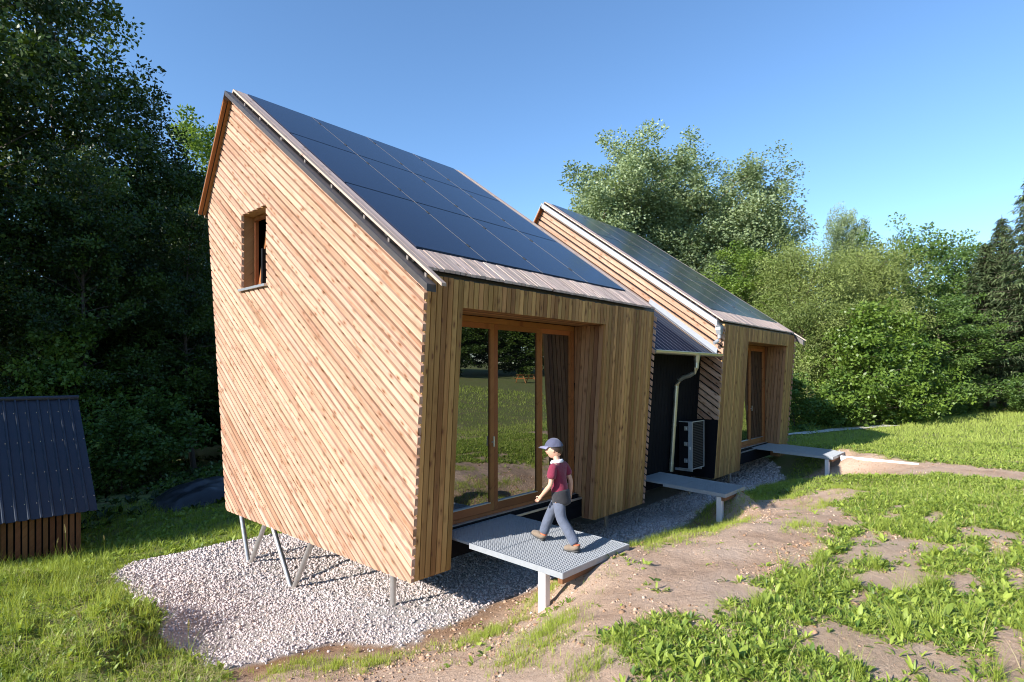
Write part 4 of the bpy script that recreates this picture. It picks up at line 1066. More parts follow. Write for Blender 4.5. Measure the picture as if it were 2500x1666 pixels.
def broad(H, Rc, h0, nl, K, m, L, W, r, el=(.2, .9), prof=None, up=.1, trunk_r=.16, seed_tone=(.15, .9), stems=1, flat=.75):
    """a broad-leaved tree: returns trunk mesh data (MB) and crown arrays"""
    tb = MB(); C = []; tn = []
    prof = prof or (lambda u: math.sin(math.pi * min(1, .18 + .82 * u) ** .8) ** .7)
    for s in range(stems):
        ox, oy = (0, 0) if stems == 1 else (rng.normal(0, Rc * .28), rng.normal(0, Rc * .28))
        hs = H * (1 if s == 0 else rng.uniform(.72, .97))
        top = np.array([ox + rng.normal(0, .2), oy + rng.normal(0, .2), hs * .97])
        ax = limb_pts((0, 0, -.3), top, rng.normal(0, .25, 3) * (1, 1, 0), 9)
        tb.tube([tuple(p) for p in ax], [trunk_r * (1 - .93 * u) * (1.25 if u == 0 else 1) for u in np.linspace(0, 1, 9)], 9, mi=0)
        for i in range(nl):
            u = h0 + (1 - h0) * (i + rng.random()) / nl
            base = ax[0] + (top - ax[0]) * u; k = u * 8; k0 = int(min(7, k)); base = ax[k0] + (ax[k0 + 1] - ax[k0]) * (k - k0)
            a = i * 2.399 + rng.normal(0, .35) + s; e = rng.uniform(*el)
            ln = Rc * prof((u - h0) / (1 - h0)) * rng.uniform(.65, 1.15) / (1.35 if stems > 1 else 1)
            tip = base + np.array([math.cos(a) * math.cos(e), math.sin(a) * math.cos(e), math.sin(e)]) * ln
            pts = limb_pts(base, tip, (0, 0, .06 * ln))
            tb.tube([tuple(p) for p in pts], [trunk_r * .3 * (1 - u * .6) * (1 - .85 * q) for q in np.linspace(0, 1, 6)], 5, cap=False)
            kk = max(2, int(K * ln / Rc + .5)); bt = rng.uniform(*seed_tone)
            for q in np.linspace(.32, 1.03, kk):
                p = base + (tip - base) * q + rng.normal(0, .13 * Rc * .5, 3) * (1, 1, .8); C.append(p); tn.append(bt + rng.normal(0, .1))
    C = np.array(C); tn = np.array(tn)
    rr = r * rng.uniform(.6, 1.3, len(C))
    return tb, blob(C, m, rr, L, W, tn, up, flat)
def spruce(H, Rc, droop=.35, tone=(.1, .8)):
    tb = MB(); tb.tube([(0, 0, -.3), (0, 0, H * .5), (0, 0, H)], [.2, .12, .012], 9)
    P = []; AZ = []; EL = []; CU = []; L = []; T = []
    h = .09 * H
    while h < H * .985:
        u = (h - .09 * H) / (.9 * H); ln0 = Rc * (1 - u) ** .85 + .12
        nb = int(rng.integers(6, 10)); a0 = rng.uniform(0, 6.28)
        for k in range(nb):
            a = a0 + 6.283 * k / nb + rng.normal(0, .15); ln = ln0 * rng.uniform(.75, 1.12); bt = rng.uniform(*tone)
            n = max(6, int(ln * 20)); q = np.sort(rng.uniform(.08, 1., n))
            z = h + ln * (.18 * q - droop * q ** 1.6 + .12 * q ** 4) ; r_ = ln * q
            for sgn in (-1, 1):
                P.append(np.stack([np.cos(a) * r_, np.sin(a) * r_, z + rng.normal(0, .04, n)], 1)); AZ.append(a + sgn * rng.uniform(.4, 1.2, n)); EL.append(rng.uniform(-.9, .15, n)); CU.append(rng.uniform(.0, .9, n))
                L.append((.16 + .30 * (1 - q) * min(1, ln / 1.5)) * rng.uniform(.7, 1.3, n) + .05); T.append(np.clip(bt + rng.normal(0, .15, n) + .25 * q - .1, 0, 1))
            tb.tube([(math.cos(a) * ln * q_, math.sin(a) * ln * q_, h + ln * (.18 * q_ - droop * q_ ** 1.6 + .12 * q_ ** 4)) for q_ in (0, .4, .7, 1)], [.03, .02, .012, .004], 4, cap=False)
        h += rng.uniform(.2, .34) * (.6 + .5 * (1 - u))
    P = np.concatenate(P); n = len(P)
    return tb, blades(P, np.concatenate(AZ), np.concatenate(EL), np.concatenate(CU), np.concatenate(L), np.full(n, .035), np.concatenate(T), seg=2)

M['bark'] = plain('bark', (.10, .075, .055), .9, 0, .5, 9, .8)
M['bark_pale'] = plain('bark_pale', (.26, .19, .12), .85, 0, .4, 7, .6)
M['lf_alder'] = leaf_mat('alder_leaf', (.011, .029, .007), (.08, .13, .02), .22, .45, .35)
M['lf_light'] = leaf_mat('light_leaf', (.075, .14, .025), (.19, .27, .045), .35, .45, .3)
M['lf_poplar'] = leaf_mat('poplar_leaf', (.10, .15, .065), (.31, .38, .195), .25, .45, .35)
M['lf_willow'] = leaf_mat('willow_leaf', (.115, .16, .04), (.30, .355, .11), .3, .5, .25)
M['lf_oak'] = leaf_mat('oak_leaf', (.045, .095, .024), (.15, .235, .048), .28, .45, .3)
M['lf_walnut'] = leaf_mat('walnut_leaf', (.06, .12, .018), (.19, .28, .045), .33, .42, .35)
M['needles'] = leaf_mat('spruce_needles', (.04, .07, .03), (.15, .19, .08), .1, .6, .2)

tag(obj('woodland_floor_plants', np_mesh('woodland_floor_plants', *shade[:2], M['lf_alder'], shade[2])), kind='stuff')
PROTO = {}
def proto(key, data, leaf, bark):
    tb, (V, F, T) = data
    trunk = tb.build('trunk', M[bark], None, True); tm = trunk.data; bpy.data.objects.remove(trunk)
    PROTO[key] = (tm, np_mesh('crown', V, F, M[leaf], T), V, F, T)
conic = lambda u: (1 - u) ** .75 * .95 + .12
oval = lambda u: max(.2, math.sin(math.pi * (.12 + .8 * u)) ** .8)
low = lambda u: max(.25, (1 - u ** 1.8)) 
for k, s_ in enumerate((0, 1, 2)):
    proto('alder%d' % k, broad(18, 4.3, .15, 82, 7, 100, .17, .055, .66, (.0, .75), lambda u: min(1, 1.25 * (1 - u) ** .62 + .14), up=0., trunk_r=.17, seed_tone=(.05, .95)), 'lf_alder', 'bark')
proto('light', broad(18, 4.0, .2, 56, 7, 64, .21, .066, .66, (.1, .9), oval, seed_tone=(.2, .95)), 'lf_light', 'bark')
for k in range(2):
    proto('poplar%d' % k, broad(19, 4.6, .10, 50, 8, 170, .145, .058, .70, (.3, 1.0), lambda u: max(.42, math.sin(math.pi * (.25 + .55 * u)) ** .6), up=.1, trunk_r=.2, stems=3, flat=1.2, seed_tone=(.15, .95)), 'lf_poplar', 'bark_pale')
proto('willow', broad(9, 3.9, .06, 74, 8, 120, .13, .021, .60, (.1, 1.0), oval, up=-.25, trunk_r=.15, stems=2, flat=.9), 'lf_willow', 'bark')
for k in range(2):
    proto('oak%d' % k, broad(11, 3.9, .06, 70, 7, 66, .16, .057, .58, (.0, .8), oval, up=.0, trunk_r=.16), 'lf_oak', 'bark')
proto('walnut', broad(5.4, 2.7, .03, 66, 6, 56, .17, .047, .42, (-.1, .8), low, up=-.3, trunk_r=.09), 'lf_walnut', 'bark')
proto('bush', broad(2.4, 1.3, .05, 40, 4, 40, .11, .034, .26, (.1, 1.), low, up=0., trunk_r=.03), 'lf_oak', 'bark')
proto('spruce0', spruce(11, 2.6), 'needles', 'bark'); proto('spruce1', spruce(10, 2.2, .28), 'needles', 'bark')

def tree(name, key, u, w, h, href, label, cat_='tree', group=None, wide=1., rot=None):
    x, y = at(u, w); z = float(sampz(np.array([x]), np.array([y]))[0])
    e = empty(name, (x, y, z - .05), label, cat_, group)
    s = h / href; e.scale = (s * wide, s * wide, s); e.rotation_euler.z = rng.uniform(0, 6.28) if rot is None else rot
    for nm, me in (('trunk', PROTO[key][0]), ('crown', PROTO[key][1])):
        o = bpy.data.objects.new(nm, me); COL.objects.link(o); o.parent = e
    return e
G1 = 'dark trees of the wood on the left'
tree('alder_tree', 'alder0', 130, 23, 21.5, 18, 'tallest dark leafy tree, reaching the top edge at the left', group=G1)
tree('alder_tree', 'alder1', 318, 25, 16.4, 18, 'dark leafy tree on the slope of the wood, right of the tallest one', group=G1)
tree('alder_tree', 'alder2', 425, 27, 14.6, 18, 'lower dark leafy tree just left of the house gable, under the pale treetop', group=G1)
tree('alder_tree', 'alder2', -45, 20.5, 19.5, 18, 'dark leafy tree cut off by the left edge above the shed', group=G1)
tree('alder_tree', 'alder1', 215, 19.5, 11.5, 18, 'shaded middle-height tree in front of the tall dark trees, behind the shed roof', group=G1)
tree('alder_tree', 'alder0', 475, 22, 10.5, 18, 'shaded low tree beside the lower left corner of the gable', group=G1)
tree('alder_tree', 'light', 512, 34, 19, 18, 'pale green tree showing its sunlit top left of the roof ridge', group=G1)
tree('sapling', 'walnut', 150, 18.2, 5.2, 5.4, 'dim bushy young tree standing above the shed ridge', 'tree')
tree('shrub', 'bush', 300, 17.6, 2.6, 2.4, 'dark shrub in deep shade right of the shed roof', 'shrub', wide=1.3)
tree('shrub', 'bush', 395, 19.5, 3.0, 2.4, 'dark shrub in deep shade above the tarpaulin', 'shrub', wide=1.3)
G2 = 'poplars beyond the houses'
tree('poplar_tree', 'poplar0', 1502, 38, 17.8, 19, 'leftmost grey green poplar behind the second roof', group=G2, wide=1.3, rot=.6)
tree('poplar_tree', 'poplar0', 1668, 40, 18.4, 19, 'middle grey green poplar behind the second roof', group=G2, wide=1.35, rot=2.6)
tree('poplar_tree', 'poplar0', 1832, 41, 17.0, 19, 'rightmost grey green poplar, lowest of the three behind the second roof', group=G2, wide=1.35, rot=4.6)
tree('poplar_tree', 'poplar1', 2085, 46, 15.4, 19, 'small poplar rising behind the olive willows', group=G2, wide=.8, rot=1.)
tree('ash_tree', 'light', 1805, 31, 9.6, 18, 'fresh green leafy tree between the poplars and the willows', wide=1.25)
tree('willow_tree', 'willow', 1985, 27, 8.9, 9, 'olive yellow willow right behind the second house', group='willows by the meadow')
tree('willow_tree', 'willow', 2110, 29.5, 9.3, 9, 'taller olive willow, in front of the small poplar', group='willows by the meadow', wide=.95)
tree('oak_tree', 'oak0', 2215, 36, 11.2, 11, 'dark green oak right of the willows', group='oaks by the meadow')
tree('oak_tree', 'oak1', 2330, 41, 11.6, 11, 'dark oak left of the spruces', group='oaks by the meadow', wide=1.1)
tree('oak_tree', 'oak0', 2410, 44, 11.0, 11, 'farther oak showing above the spruces', group='oaks by the meadow', wide=1.05)
tree('oak_tree', 'oak1', 2270, 31.5, 6.4, 11, 'lower spreading oak between the walnut and the spruces', group='oaks by the meadow', wide=1.5)
tree('walnut_tree', 'walnut', 2110, 25.5, 5.4, 5.4, 'bright green walnut with drooping leaves reaching the meadow', group='walnuts by the meadow', wide=1.1)
tree('walnut_tree', 'walnut', 2195, 27.5, 5.2, 5.4, 'bright walnut, shaded below, farther right than the other one', group='walnuts by the meadow', wide=1.05)
tree('spruce_tree', 'spruce0', 2405, 33.5, 10.0, 11, 'broad spruce with low drooping boughs, left of the pointed one', group='spruces at the right edge', wide=1.25)
tree('spruce_tree', 'spruce1', 2446, 36, 12.3, 10, 'slim spruce whose pointed top stands against the sky', group='spruces at the right edge')
tree('spruce_tree', 'spruce0', 2535, 31.5, 14.2, 11, 'tall spruce cut off by the right edge', group='spruces at the right edge', wide=1.05)
for u, w, h, t_ in ((1950, 24.5, 2.3, 'low shrub just right of the second house'), (2025, 25, 2.0, 'small shrub in the shade under the nearer willow'),
                    (2262, 28.5, 2.7, 'round shrub at the meadow edge under the spreading oak'), (2330, 31, 2.6, 'pale shrub at the meadow edge left of the broad spruce'), (2482, 30.5, 2.0, 'low shrub at the foot of the spruces by the right edge')):
    tree('shrub', 'bush', u, w, h, 2.4, t_, 'shrub', 'shrubs along the meadow edge', wide=1.35)

def wood_mass(name, spots, keys, mat, frac=.5):
    parts = []
    for i, (x, y, h, wd) in enumerate(spots):
        key = keys[i % len(keys)]; V, F, T = PROTO[key][2:]
        kp = rng.random(len(F)) < frac; q = V.reshape(-1, 4, 3)[kp].copy(); H = V[:, 2].max(); s = h / H
        a = rng.uniform(0, 6.28); c, sn = math.cos(a), math.sin(a)
        z = float(sampz(np.array([x]), np.array([y]))[0])
        # fewer, larger leaves: this wood is far away or out of the picture
        cen = q.mean(1, keepdims=True); q = cen + (q - cen) * (1.5 / math.sqrt(frac) * .8)
        q = q * np.array([s * wd, s * wd, s]); q = np.stack([q[..., 0] * c - q[..., 1] * sn + x, q[..., 0] * sn + q[..., 1] * c + y, q[..., 2] + z - .3], -1)
        parts.append((q.reshape(-1, 3), np.arange(4 * len(q)).reshape(-1, 4), T.reshape(-1, 4)[kp].ravel()))
    V, F, T = cat(parts); return tag(obj(name, np_mesh(name, V, F, M[mat], T)), kind='stuff')
sp = []
for u in range(-120, 700, 62):
    sp.append((*at(u + rng.uniform(-20, 20), rng.uniform(31, 46)), rng.uniform(9.5, 12.5), 1.3))
for u in range(-60, 640, 60):
    sp.append((*at(u + rng.uniform(-20, 20), rng.uniform(24, 30)), rng.uniform(5, 8), 2.0))
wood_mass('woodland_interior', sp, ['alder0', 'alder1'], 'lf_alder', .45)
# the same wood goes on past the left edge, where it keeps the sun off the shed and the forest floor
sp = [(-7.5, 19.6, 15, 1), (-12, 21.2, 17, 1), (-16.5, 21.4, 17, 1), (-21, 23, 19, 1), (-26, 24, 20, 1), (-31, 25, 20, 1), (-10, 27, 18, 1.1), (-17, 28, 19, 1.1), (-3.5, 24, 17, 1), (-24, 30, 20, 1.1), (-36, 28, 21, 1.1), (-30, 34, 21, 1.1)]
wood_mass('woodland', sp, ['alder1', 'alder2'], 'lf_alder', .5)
# far side of the meadow
sp = [(*at(u, rng.uniform(50, 60)), rng.uniform(7, 10.5), 1.25) for u in range(1250, 2760, 75)]
wood_mass('far_woodland', sp, ['oak0', 'oak1'], 'lf_oak', .4)
# the wood across the field that the windows mirror
sp = [(x + rng.uniform(-2, 2), -38 + rng.uniform(-4, 3) - abs(x - 40) * .05, rng.uniform(15, 22), 1.15) for x in range(-6, 120, 6)]
sp += [(x + rng.uniform(-2, 2), -34 + rng.uniform(-2, 2), rng.uniform(6, 10), 1.7) for x in range(-6, 120, 4)]
wood_mass('field_woodland', sp, ['alder0', 'alder2', 'oak0'], 'lf_alder', .4)

# picnic table out in the field, seen only as a reflection
px_, py_ = 41., -24.; zg = float(sampz(np.array([px_]), np.array([py_]))[0])
pt = empty('picnic_table', (px_, py_, zg), 'brown wooden picnic table in the field mirrored in the near house glass', 'picnic table')
b = MB()
for k in range(5): b.box((px_ - 1, py_ - .36 + .15 * k, zg + .72), (px_ + 1, py_ - .24 + .15 * k, zg + .76))
b.build('table_top', M['frame_wood'], pt)
for sg_ in (-1, 1):
    b = MB()
    for k in range(2): b.box((px_ - 1, py_ + sg_ * (.62 + .13 * k) - .055, zg + .43), (px_ + 1, py_ + sg_ * (.62 + .13 * k) + .055, zg + .47))
    b.build('bench', M['frame_wood'], pt)
for sx in (-.75, .75):
    b = MB(); b.tube([(px_ + sx, py_ - .25, zg + .72), (px_ + sx, py_ - .62, zg)], .045, 6); b.tube([(px_ + sx, py_ + .25, zg + .72), (px_ + sx, py_ + .62, zg)], .045, 6); b.tube([(px_ + sx, py_ - .74, zg + .4), (px_ + sx, py_ + .74, zg + .4)], .04, 6)
    b.build('leg_frame', M['frame_wood'], pt)
# ------------------------------------------------------------------ the child on the first deck
def skin(name, chains, mats, parent, sub=2, rootv=0):
    """chains: list of lists of ((x,y,z), r); equal points are merged"""
    pts = []; rad = []; edges = []; key = {}
    for ch in chains:
        prev = None
        for p, r in ch:
            k = tuple(round(c, 4) for c in p)
            if k not in key: key[k] = len(pts); pts.append(p); rad.append(r if isinstance(r, tuple) else (r, r))
            i = key[k]
            if prev is not None and prev != i: edges.append((prev, i))
            prev = i
    me = bpy.data.meshes.new(name + '_skeleton'); me.from_pydata(pts, edges, [])
    o = bpy.data.objects.new(name + '_skeleton', me); COL.objects.link(o)
    md = o.modifiers.new('skin', 'SKIN'); md.use_smooth_shade = True; md.branch_smoothing = .6
    if not me.skin_vertices: me.skin_vertices.new() if hasattr(me.skin_vertices, 'new') else None
    for i, sv in enumerate(me.skin_vertices[0].data): sv.radius = rad[i]; sv.use_root = (i == rootv)
    o.modifiers.new('sub', 'SUBSURF').levels = sub; o.modifiers['sub'].render_levels = sub
    dg = bpy.context.evaluated_depsgraph_get(); dg.update()
    nm = bpy.data.meshes.new_from_object(o.evaluated_get(dg)); nm.name = name
    bpy.data.objects.remove(o)
    nm.materials.clear(); nm.materials.append(mats)
    nm.polygons.foreach_set('use_smooth', np.ones(len(nm.polygons), bool))
    return nm
def merge_meshes(name, meshes):
    bm = bmesh.new(); mats = []
    for me in meshes:
        n0 = len(bm.faces); bm.from_mesh(me); bm.faces.ensure_lookup_table()
        for f in bm.faces[n0:]:
            m = me.materials[f.material_index]
            if m not in mats: mats.append(m)
            f.material_index = mats.index(m)
    out = bpy.data.meshes.new(name); bm.to_mesh(out); bm.free()
    for m in mats: out.materials.append(m)
    return out

def cloth(name, col, scale=240, bump=.7):
    t = NT(name); co = t.n('ShaderNodeTexCoord').outputs['Object']
    n1 = t.noise(co, 14, 4); n2 = t.noise(co, scale, 2)
    c = t.mix(n1, tuple(x * .75 for x in col), tuple(min(1, x * 1.25) for x in col))
    return t.done(t.bsdf(c, .85, 0, t.bump(t.math('ADD', n1, t.math('MULTIPLY', n2, .2)), bump, .02), Sheen_Weight=.2))
tsk = NT('skin'); M['skin'] = tsk.done(tsk.bsdf((.62, .36, .25), .5, 0, None, Subsurface_Weight=.08, Subsurface_Radius=(.02, .008, .004)))
M['shirt'] = cloth('maroon_cloth', (.19, .012, .04)); M['collar'] = cloth('white_cloth', (.72, .72, .75)); M['jeans'] = cloth('grey_blue_denim', (.10, .118, .165)); M['jacket'] = cloth('black_cloth', (.018, .018, .022))
M['cap'] = cloth('lilac_cap', (.075, .08, .135)); M['brim'] = cloth('pale_brim', (.20, .20, .31)); M['hair'] = plain('dark_hair', (.035, .02, .012), .5, 0, .5, 60)
M['shoe'] = cloth('brown_suede', (.22, .165, .115)); M['sole'] = plain('shoe_sole', (.05, .05, .048), .8); M['orange'] = cloth('orange_cuff', (.72, .16, .06)); M['eye'] = plain('eye', (.03, .02, .015), .2); M['lip'] = plain('lip', (.45, .17, .14), .5)

KX, KY, KZ = 5.33, 4.03, -.028           # under the hips, on the deck
kf = Vector((-.12, .993, 0)).normalized(); kl = Vector((-kf.y, kf.x, 0)); ku = Vector((0, 0, 1))
def K(f, l, u): 
    p = Vector((KX, KY, KZ)) + kf * f + kl * l + ku * u; return (p.x, p.y, p.z)
kid = empty('person', (KX, KY, KZ), 'child in maroon T-shirt, grey trousers and cap walking across the deck', 'person')
hipL, hipR = K(0, .068, .60), K(.01, -.068, .60)
kneeL, kneeR = K(-.05, .07, .345), K(.16, -.065, .37)
ankL, ankR = K(-.245, .07, .085), K(.27, -.06, .10)
sh_L, sh_R = K(.02, .135, .955), K(.03, -.135, .955)
elL, elR = K(.02, .185, .745), K(-.04, -.18, .75)
wrL, wrR = K(.155, .165, .60), K(-.03, -.19, .58)
body = skin('body', [
    [(K(0, 0, .62), (.10, .085)), (K(.01, 0, .72), (.092, .075)), (K(.02, 0, .84), (.10, .078)), (K(.03, 0, .94), (.085, .065)), (K(.04, 0, 1.005), (.04, .04)), (K(.055, 0, 1.045), (.038, .038)), (K(.065, 0, 1.08), (.05, .05))],
    [(K(.03, 0, .94), (.085, .065)), (sh_L, .040), (elL, .030), (K(.09, .178, .67), .0295), (wrL, .020), (K(.178, .162, .578), (.026, .016)), (K(.20, .16, .555), (.026, .014))],
    [(K(.03, 0, .94), (.085, .065)), (sh_R, .040), (elR, .030), (K(-.035, -.187, .66), .029), (wrR, .020), (K(-.025, -.19, .55), (.026, .016)), (K(-.02, -.19, .525), (.026, .014))],
    [(K(0, 0, .62), (.10, .085)), (hipL, .066), (kneeL, .044), (K(-.15, .07, .21), .042), (ankL, .028)],
    [(K(0, 0, .62), (.10, .085)), (hipR, .066), (kneeR, .044), (K(.22, -.062, .23), .042), (ankR, .028)]], M['skin'], kid)
fingers = []
def hand(c, fd, side, curl):
    """five fingers from the end of the palm: fd direction, side across the palm"""
    c = Vector(c); fd = Vector(fd).normalized(); side = Vector(side).normalized(); nrm = fd.cross(side).normalized()
    for k, ln in enumerate((.034, .038, .036, .029)):
        a = c + side * (.0165 - .011 * k) - fd * .008
        p1 = a + fd * ln * .55 + nrm * curl * .006; p2 = p1 + (fd * .75 + nrm * curl * .66).normalized() * ln * .4; p3 = p2 + (fd * .3 + nrm * curl * .95).normalized() * ln * .35
        fingers.append(skin('finger', [[(tuple(a), .0065), (tuple(p1), .006), (tuple(p2), .0055), (tuple(p3), .0045)]], M['skin'], None, 1))
    a = c + side * .017 - fd * .032; p1 = a + (side * .8 + fd * .6).normalized() * .022; p2 = p1 + (fd * .9 + nrm * curl * .4).normalized() * .02
    fingers.append(skin('finger', [[(tuple(a), .008), (tuple(p1), .0072), (tuple(p2), .0055)]], M['skin'], None, 1))
fdL = kf * .62 - ku * .75; hand(K(.205, .16, .55), fdL, kf * .75 + ku * .62, -1)
hand(K(-.018, -.19, .518), -ku + kf * .12, kf, 1)
# head: one shaped ball with brow, nose, chin, ears and eyes
def head_mesh():
    bm = bmesh.new(); bmesh.ops.create_uvsphere(bm, u_segments=32, v_segments=24, radius=1)
    for v in bm.verts:
        x, y, z = v.co      # x forward, y left
        w = 1 - .22 * max(0, -z) ** 1.3
        X = x * .098; Y = y * .076 * w; Z = z * .112
        if x > 0:
            if z < -.1: X *= 1 - .10 * min(1, -z)
            g = math.exp(-((y / .16) ** 2 + ((z + .12) / .17) ** 2)); X += .020 * g                     # nose
            for s in (-1, 1): X -= .008 * math.exp(-(((y - s * .38) / .16) ** 2 + ((z - .08) / .13) ** 2))  # eye sockets
            X += .006 * math.exp(-((y / .3) ** 2 + ((z + .42) / .08) ** 2)); X -= .004 * math.exp(-((y / .35) ** 2 + ((z + .50) / .05) ** 2))
            X += .012 * math.exp(-((y / .35) ** 2 + ((z + .82) / .18) ** 2))
            for s in (-1, 1): X += .006 * math.exp(-(((y - s * .45) / .25) ** 2 + ((z + .25) / .22) ** 2))
        v.co = (X, Y, Z)
    me = bpy.data.meshes.new('head'); bm.to_mesh(me); bm.free(); me.materials.append(M['skin']); return me
def place(me, c, yaw_f=None, sc=1., pitch=0.):
    f = (yaw_f or kf).normalized(); l = Vector((-f.y, f.x, 0)); 
    m = Matrix(((f.x, l.x, 0, c[0]), (f.y, l.y, 0, c[1]), (0, 0, 1, c[2]), (0, 0, 0, 1))) @ Matrix.Rotation(pitch, 4, 'Y') @ Matrix.Scale(sc, 4)
    me.transform(m); me.polygons.foreach_set('use_smooth', np.ones(len(me.polygons), bool)); return me
def ball(name, c, r, mat, n=12):
    bm = bmesh.new(); bmesh.ops.create_uvsphere(bm, u_segments=n, v_segments=n, radius=1)
    for v in bm.verts: v.co = (c[0] + v.co.x * r[0], c[1] + v.co.y * r[1], c[2] + v.co.z * r[2])
    me = bpy.data.meshes.new(name); bm.to_mesh(me); bm.free(); me.materials.append(mat); return me
HC = K(.085, 0, 1.135); hf = Vector((-.42, .9, 0))      # looking a little to the left of the way
parts_ = [body] + fingers + [place(head_mesh(), HC, hf, 1., .10)]
for s in (-1, 1):
    parts_.append(place(ball('ear', (-.008, s * .076, -.008), (.017, .008, .026), M['skin']), HC, hf, 1., .1))
    parts_.append(place(ball('eye', (.083, s * .029, .009), (.008, .010, .0065), M['eye']), HC, hf, 1., .1))
parts_.append(place(ball('lip', (.090, 0, -.052), (.006, .019, .006), M['lip']), HC, hf, 1., .1))
o = obj('body', merge_meshes('body', parts_), kid)
# hair, cap and brim
def cap_mesh(cut, r, mat, top=.12, back=0.):
    bm = bmesh.new(); bmesh.ops.create_uvsphere(bm, u_segments=32, v_segments=24, radius=1)
    bmesh.ops.delete(bm, geom=[v for v in bm.verts if v.co.z < cut + (back * v.co.x if back else 0)], context='VERTS')
    for v in bm.verts: v.co = (v.co.x * r[0], v.co.y * r[1], v.co.z * r[2])
    me = bpy.data.meshes.new('cap'); bm.to_mesh(me); bm.free(); me.materials.append(mat); return me
obj('hair', place(cap_mesh(-.02, (.105, .084, .118), M['hair'], back=.75), HC, hf, 1., .1), kid)
cp = obj('cap', place(cap_mesh(.24, (.116, .095, .132), M['cap']), HC, hf, 1., .06), kid)
bm = bmesh.new(); top = []; bot = []
for i in range(17):
    a = -1.15 + 2.3 * i / 16; r0 = (math.cos(a) * .108, math.sin(a) * .092); ext = .078 * math.cos(a * 1.1) ** .6 if abs(a) < 1.4 else 0
    for lst, dz in ((top, .004), (bot, -.002)):
        lst.append((bm.verts.new((r0[0], r0[1], .036 + dz)), bm.verts.new((r0[0] + ext * .6, r0[1] * .98, .032 + dz - .03 * abs(a) ** 2 * .3)), bm.verts.new((r0[0] + ext, r0[1] * .93, .022 + dz - .012 * a * a))))
for lst in (top, bot):
    for i in range(16):
        for j in range(2): bm.faces.new((lst[i][j], lst[i][j + 1], lst[i + 1][j + 1], lst[i + 1][j]))
for i in range(16): bm.faces.new((top[i][2], top[i + 1][2], bot[i + 1][2], bot[i][2]))
me = bpy.data.meshes.new('brim'); bm.to_mesh(me); bm.free(); me.materials.append(M['brim'])
obj('brim', place(me, HC, hf, 1., .06), cp)
# clothes
sh = skin('shirt', [
    [(K(-.005, 0, .585), (.136, .112)), (K(.005, 0, .68), (.122, .10)), (K(.02, 0, .80), (.122, .098)), (K(.03, 0, .92), (.112, .082)), (K(.036, 0, .985), (.062, .056))],
    [(K(.03, 0, .92), (.112, .082)), (K(.025, .125, .955), .058), (K(.018, .165, .87), .060), (K(.018, .178, .80), .062)],
    [(K(.03, 0, .92), (.112, .082)), (K(.03, -.125, .955), .058), (K(.005, -.165, .87), .060), (K(-.015, -.175, .80), .062)]], M['shirt'], kid)
obj('shirt', sh, kid)
bm = bmesh.new(); ring = []
for k in range(24):
    a = 2 * math.pi * k / 24; q = K(.045 + math.cos(a) * .062, math.sin(a) * .066, 0)
    ring.append([bm.verts.new((q[0] + dx * (math.cos(a) * kf.x + math.sin(a) * kl.x), q[1] + dx * (math.cos(a) * kf.y + math.sin(a) * kl.y), KZ + h - .012 * math.cos(a))) for dx, h in ((.012, .975), (.016, .99), (.002, 1.012), (-.012, 1.01), (-.012, .975))])
for k in range(24):
    for j in range(4): bm.faces.new((ring[k][j], ring[k][j + 1], ring[(k + 1) % 24][j + 1], ring[(k + 1) % 24][j]))
me = bpy.data.meshes.new('collar'); bm.to_mesh(me); bm.free(); me.materials.append(M['collar']); me.polygons.foreach_set('use_smooth', np.ones(len(me.polygons), bool)); obj('collar', me, kid)
tr = skin('trousers', [
    [(K(-.005, 0, .66), (.108, .092)), (K(-.005, 0, .60), (.112, .098)), (hipL, .088), (K(-.03, .07, .47), .077), (kneeL, .064), (K(-.155, .07, .21), .066), (K(-.225, .07, .105), .064), (K(-.245, .07, .075), .060)],
    [(K(-.005, 0, .60), (.112, .098)), (hipR, .088), (K(.09, -.066, .48), .077), (kneeR, .064), (K(.22, -.062, .235), .066), (K(.258, -.06, .125), .064), (K(.268, -.06, .095), .060)]], M['jeans'], kid)
obj('trousers', tr, kid)
jk = skin('jacket', [[(K(-.03, 0, .47), (.112, .122)), (K(-.02, 0, .54), (.132, .118)), (K(-.01, 0, .60), (.134, .114)), (K(-.004, 0, .65), (.128, .108)), (K(0, 0, .68), (.118, .10))]], M['jacket'], kid)
obj('waist_jacket', jk, kid)
def shoe(ank, toe, up_):
    a = Vector(ank); t = Vector(toe).normalized(); u = Vector(up_).normalized(); n0 = u * -.075
    ch = [(tuple(a + u * -.005 - t * .01), (.046, .044)), (tuple(a + u * -.040 - t * .024), (.054, .048)), (tuple(a + u * -.045 + t * .05), (.053, .044)), (tuple(a + u * -.052 + t * .115), (.050, .035)), (tuple(a + u * -.058 + t * .155), (.036, .024))]
    o = obj('shoe', skin('shoe', [ch], M['shoe'], kid), kid)
    s_ = [(tuple(a + u * -.080 - t * .045), (.042, .014)), (tuple(a + u * -.080 + t * .03), (.043, .013)), (tuple(a + u * -.080 + t * .10), (.048, .013)), (tuple(a + u * -.076 + t * .165), (.032, .011))]
    obj('sole', skin('sole', [s_], M['sole'], kid, 1), o)
    obj('cuff', skin('cuff', [[(tuple(a + u * .005 - t * .012), (.056, .052)), (tuple(a + u * -.022 - t * .012), (.058, .053))]], M['orange'], kid, 1), o)
shoe(ankL, kf * .96 - ku * .06, ku + kf * .06)
shoe(ankR, kf * .93 + ku * .28, ku - kf * .3)

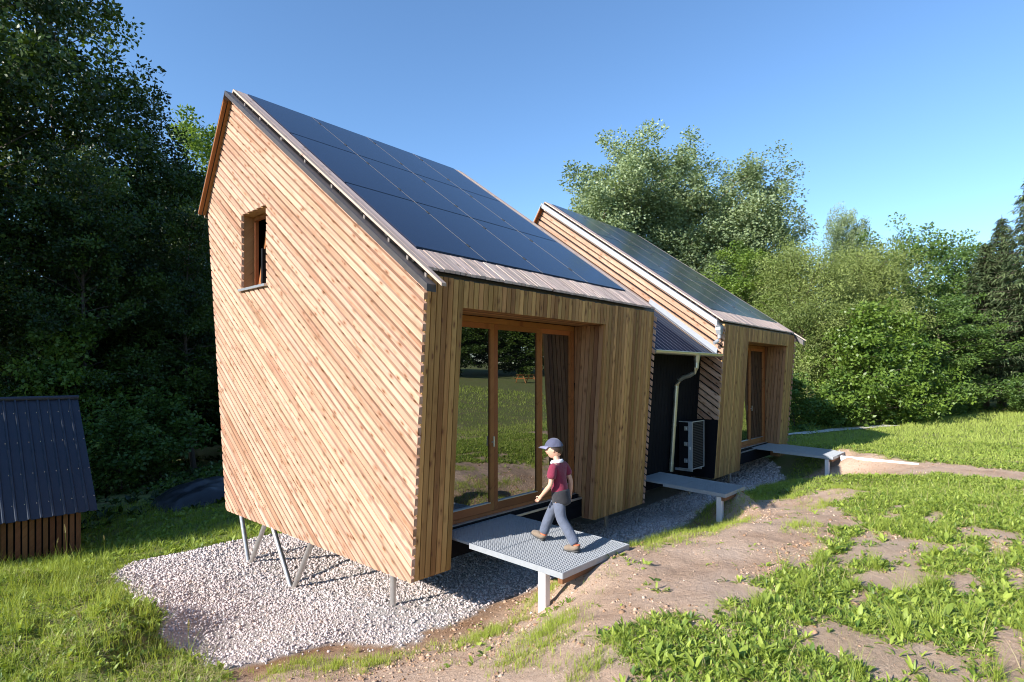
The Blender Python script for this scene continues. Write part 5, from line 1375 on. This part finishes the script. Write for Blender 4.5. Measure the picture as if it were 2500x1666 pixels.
# stalks gone to seed
seed_grass(2.22, 12.75, .68, (-.05, .02), 'tall pale grass stalk in front of the shed wall, taller than its neighbours')
seed_grass(2.08, 12.95, .42, (.12, .0), 'shorter bent grass stalk left of the tall one by the shed')
seed_grass(2.75, 12.6, .40, (-.03, .02), 'thin brown grass stalk right of the tall one by the shed corner')
seed_grass(1.30, 6.65, .42, (-.12, .1), 'reddish leaning grass stalk amid the weeds at lower left')
seed_grass(1.90, 5.75, .50, (.02, .05), 'green grass stalk with a fat seed head in front of the gravel at lower left')

# ------------------------------------------------------------------ sky, sun, camera
EL, AZ = R(27.), R(167.)                    # the sun stands behind and left of the viewpoint
sd = Vector((math.cos(EL) * math.cos(AZ), math.cos(EL) * math.sin(AZ), math.sin(EL)))
w = bpy.data.worlds.new('World'); S.world = w; w.use_nodes = True
nt = w.node_tree; bg = nt.nodes['Background']; sky = nt.nodes.new('ShaderNodeTexSky')
sky.sky_type = 'NISHITA'; sky.sun_disc = False; sky.sun_elevation = EL; sky.sun_rotation = math.atan2(sd.x, sd.y)
sky.altitude = 500; sky.air_density = 1.0; sky.dust_density = .0; sky.ozone_density = 3.5
hs = nt.nodes.new('ShaderNodeHueSaturation'); hs.inputs['Saturation'].default_value = 1.07; hs.inputs['Hue'].default_value = .4995
nt.links.new(sky.outputs[0], hs.inputs['Color']); nt.links.new(hs.outputs[0], bg.inputs[0]); bg.inputs[1].default_value = .14
sl = bpy.data.lights.new('sun', 'SUN'); sl.energy = 5.0; sl.angle = R(.53); sl.color = (1, .95, .90)
so = bpy.data.objects.new('sun', sl); so.rotation_euler = sd.to_track_quat('Z', 'Y').to_euler(); so.location = sd * 60; COL.objects.link(so)
cd = bpy.data.cameras.new('camera'); cd.sensor_width = 36; cd.lens = 36 * 1382.5 / 2500; cd.shift_y = 79.6 / 2500; cd.clip_start = .05; cd.clip_end = 2000
co = bpy.data.objects.new('camera', cd); co.location = (0, 0, 2.0); co.rotation_euler = (math.pi / 2, 0, TH - math.pi / 2); COL.objects.link(co)
S.camera = co
S.render.resolution_x, S.render.resolution_y = 1024, 682
S.view_settings.view_transform = 'Standard'; S.view_settings.look = 'None'; S.view_settings.exposure = .92; S.view_settings.gamma = 1
S.cycles.use_denoising = True; S.cycles.denoiser = 'OPENIMAGEDENOISE'; S.cycles.denoising_input_passes = 'RGB_ALBEDO_NORMAL'; S.cycles.denoising_prefilter = 'ACCURATE'
S.cycles.pixel_filter_type = 'BLACKMAN_HARRIS'; S.cycles.filter_width = 1.05
S.cycles.max_bounces = 8; S.cycles.diffuse_bounces = 4; S.cycles.glossy_bounces = 4; S.cycles.transmission_bounces = 4
S.cycles.sample_clamp_indirect = 6
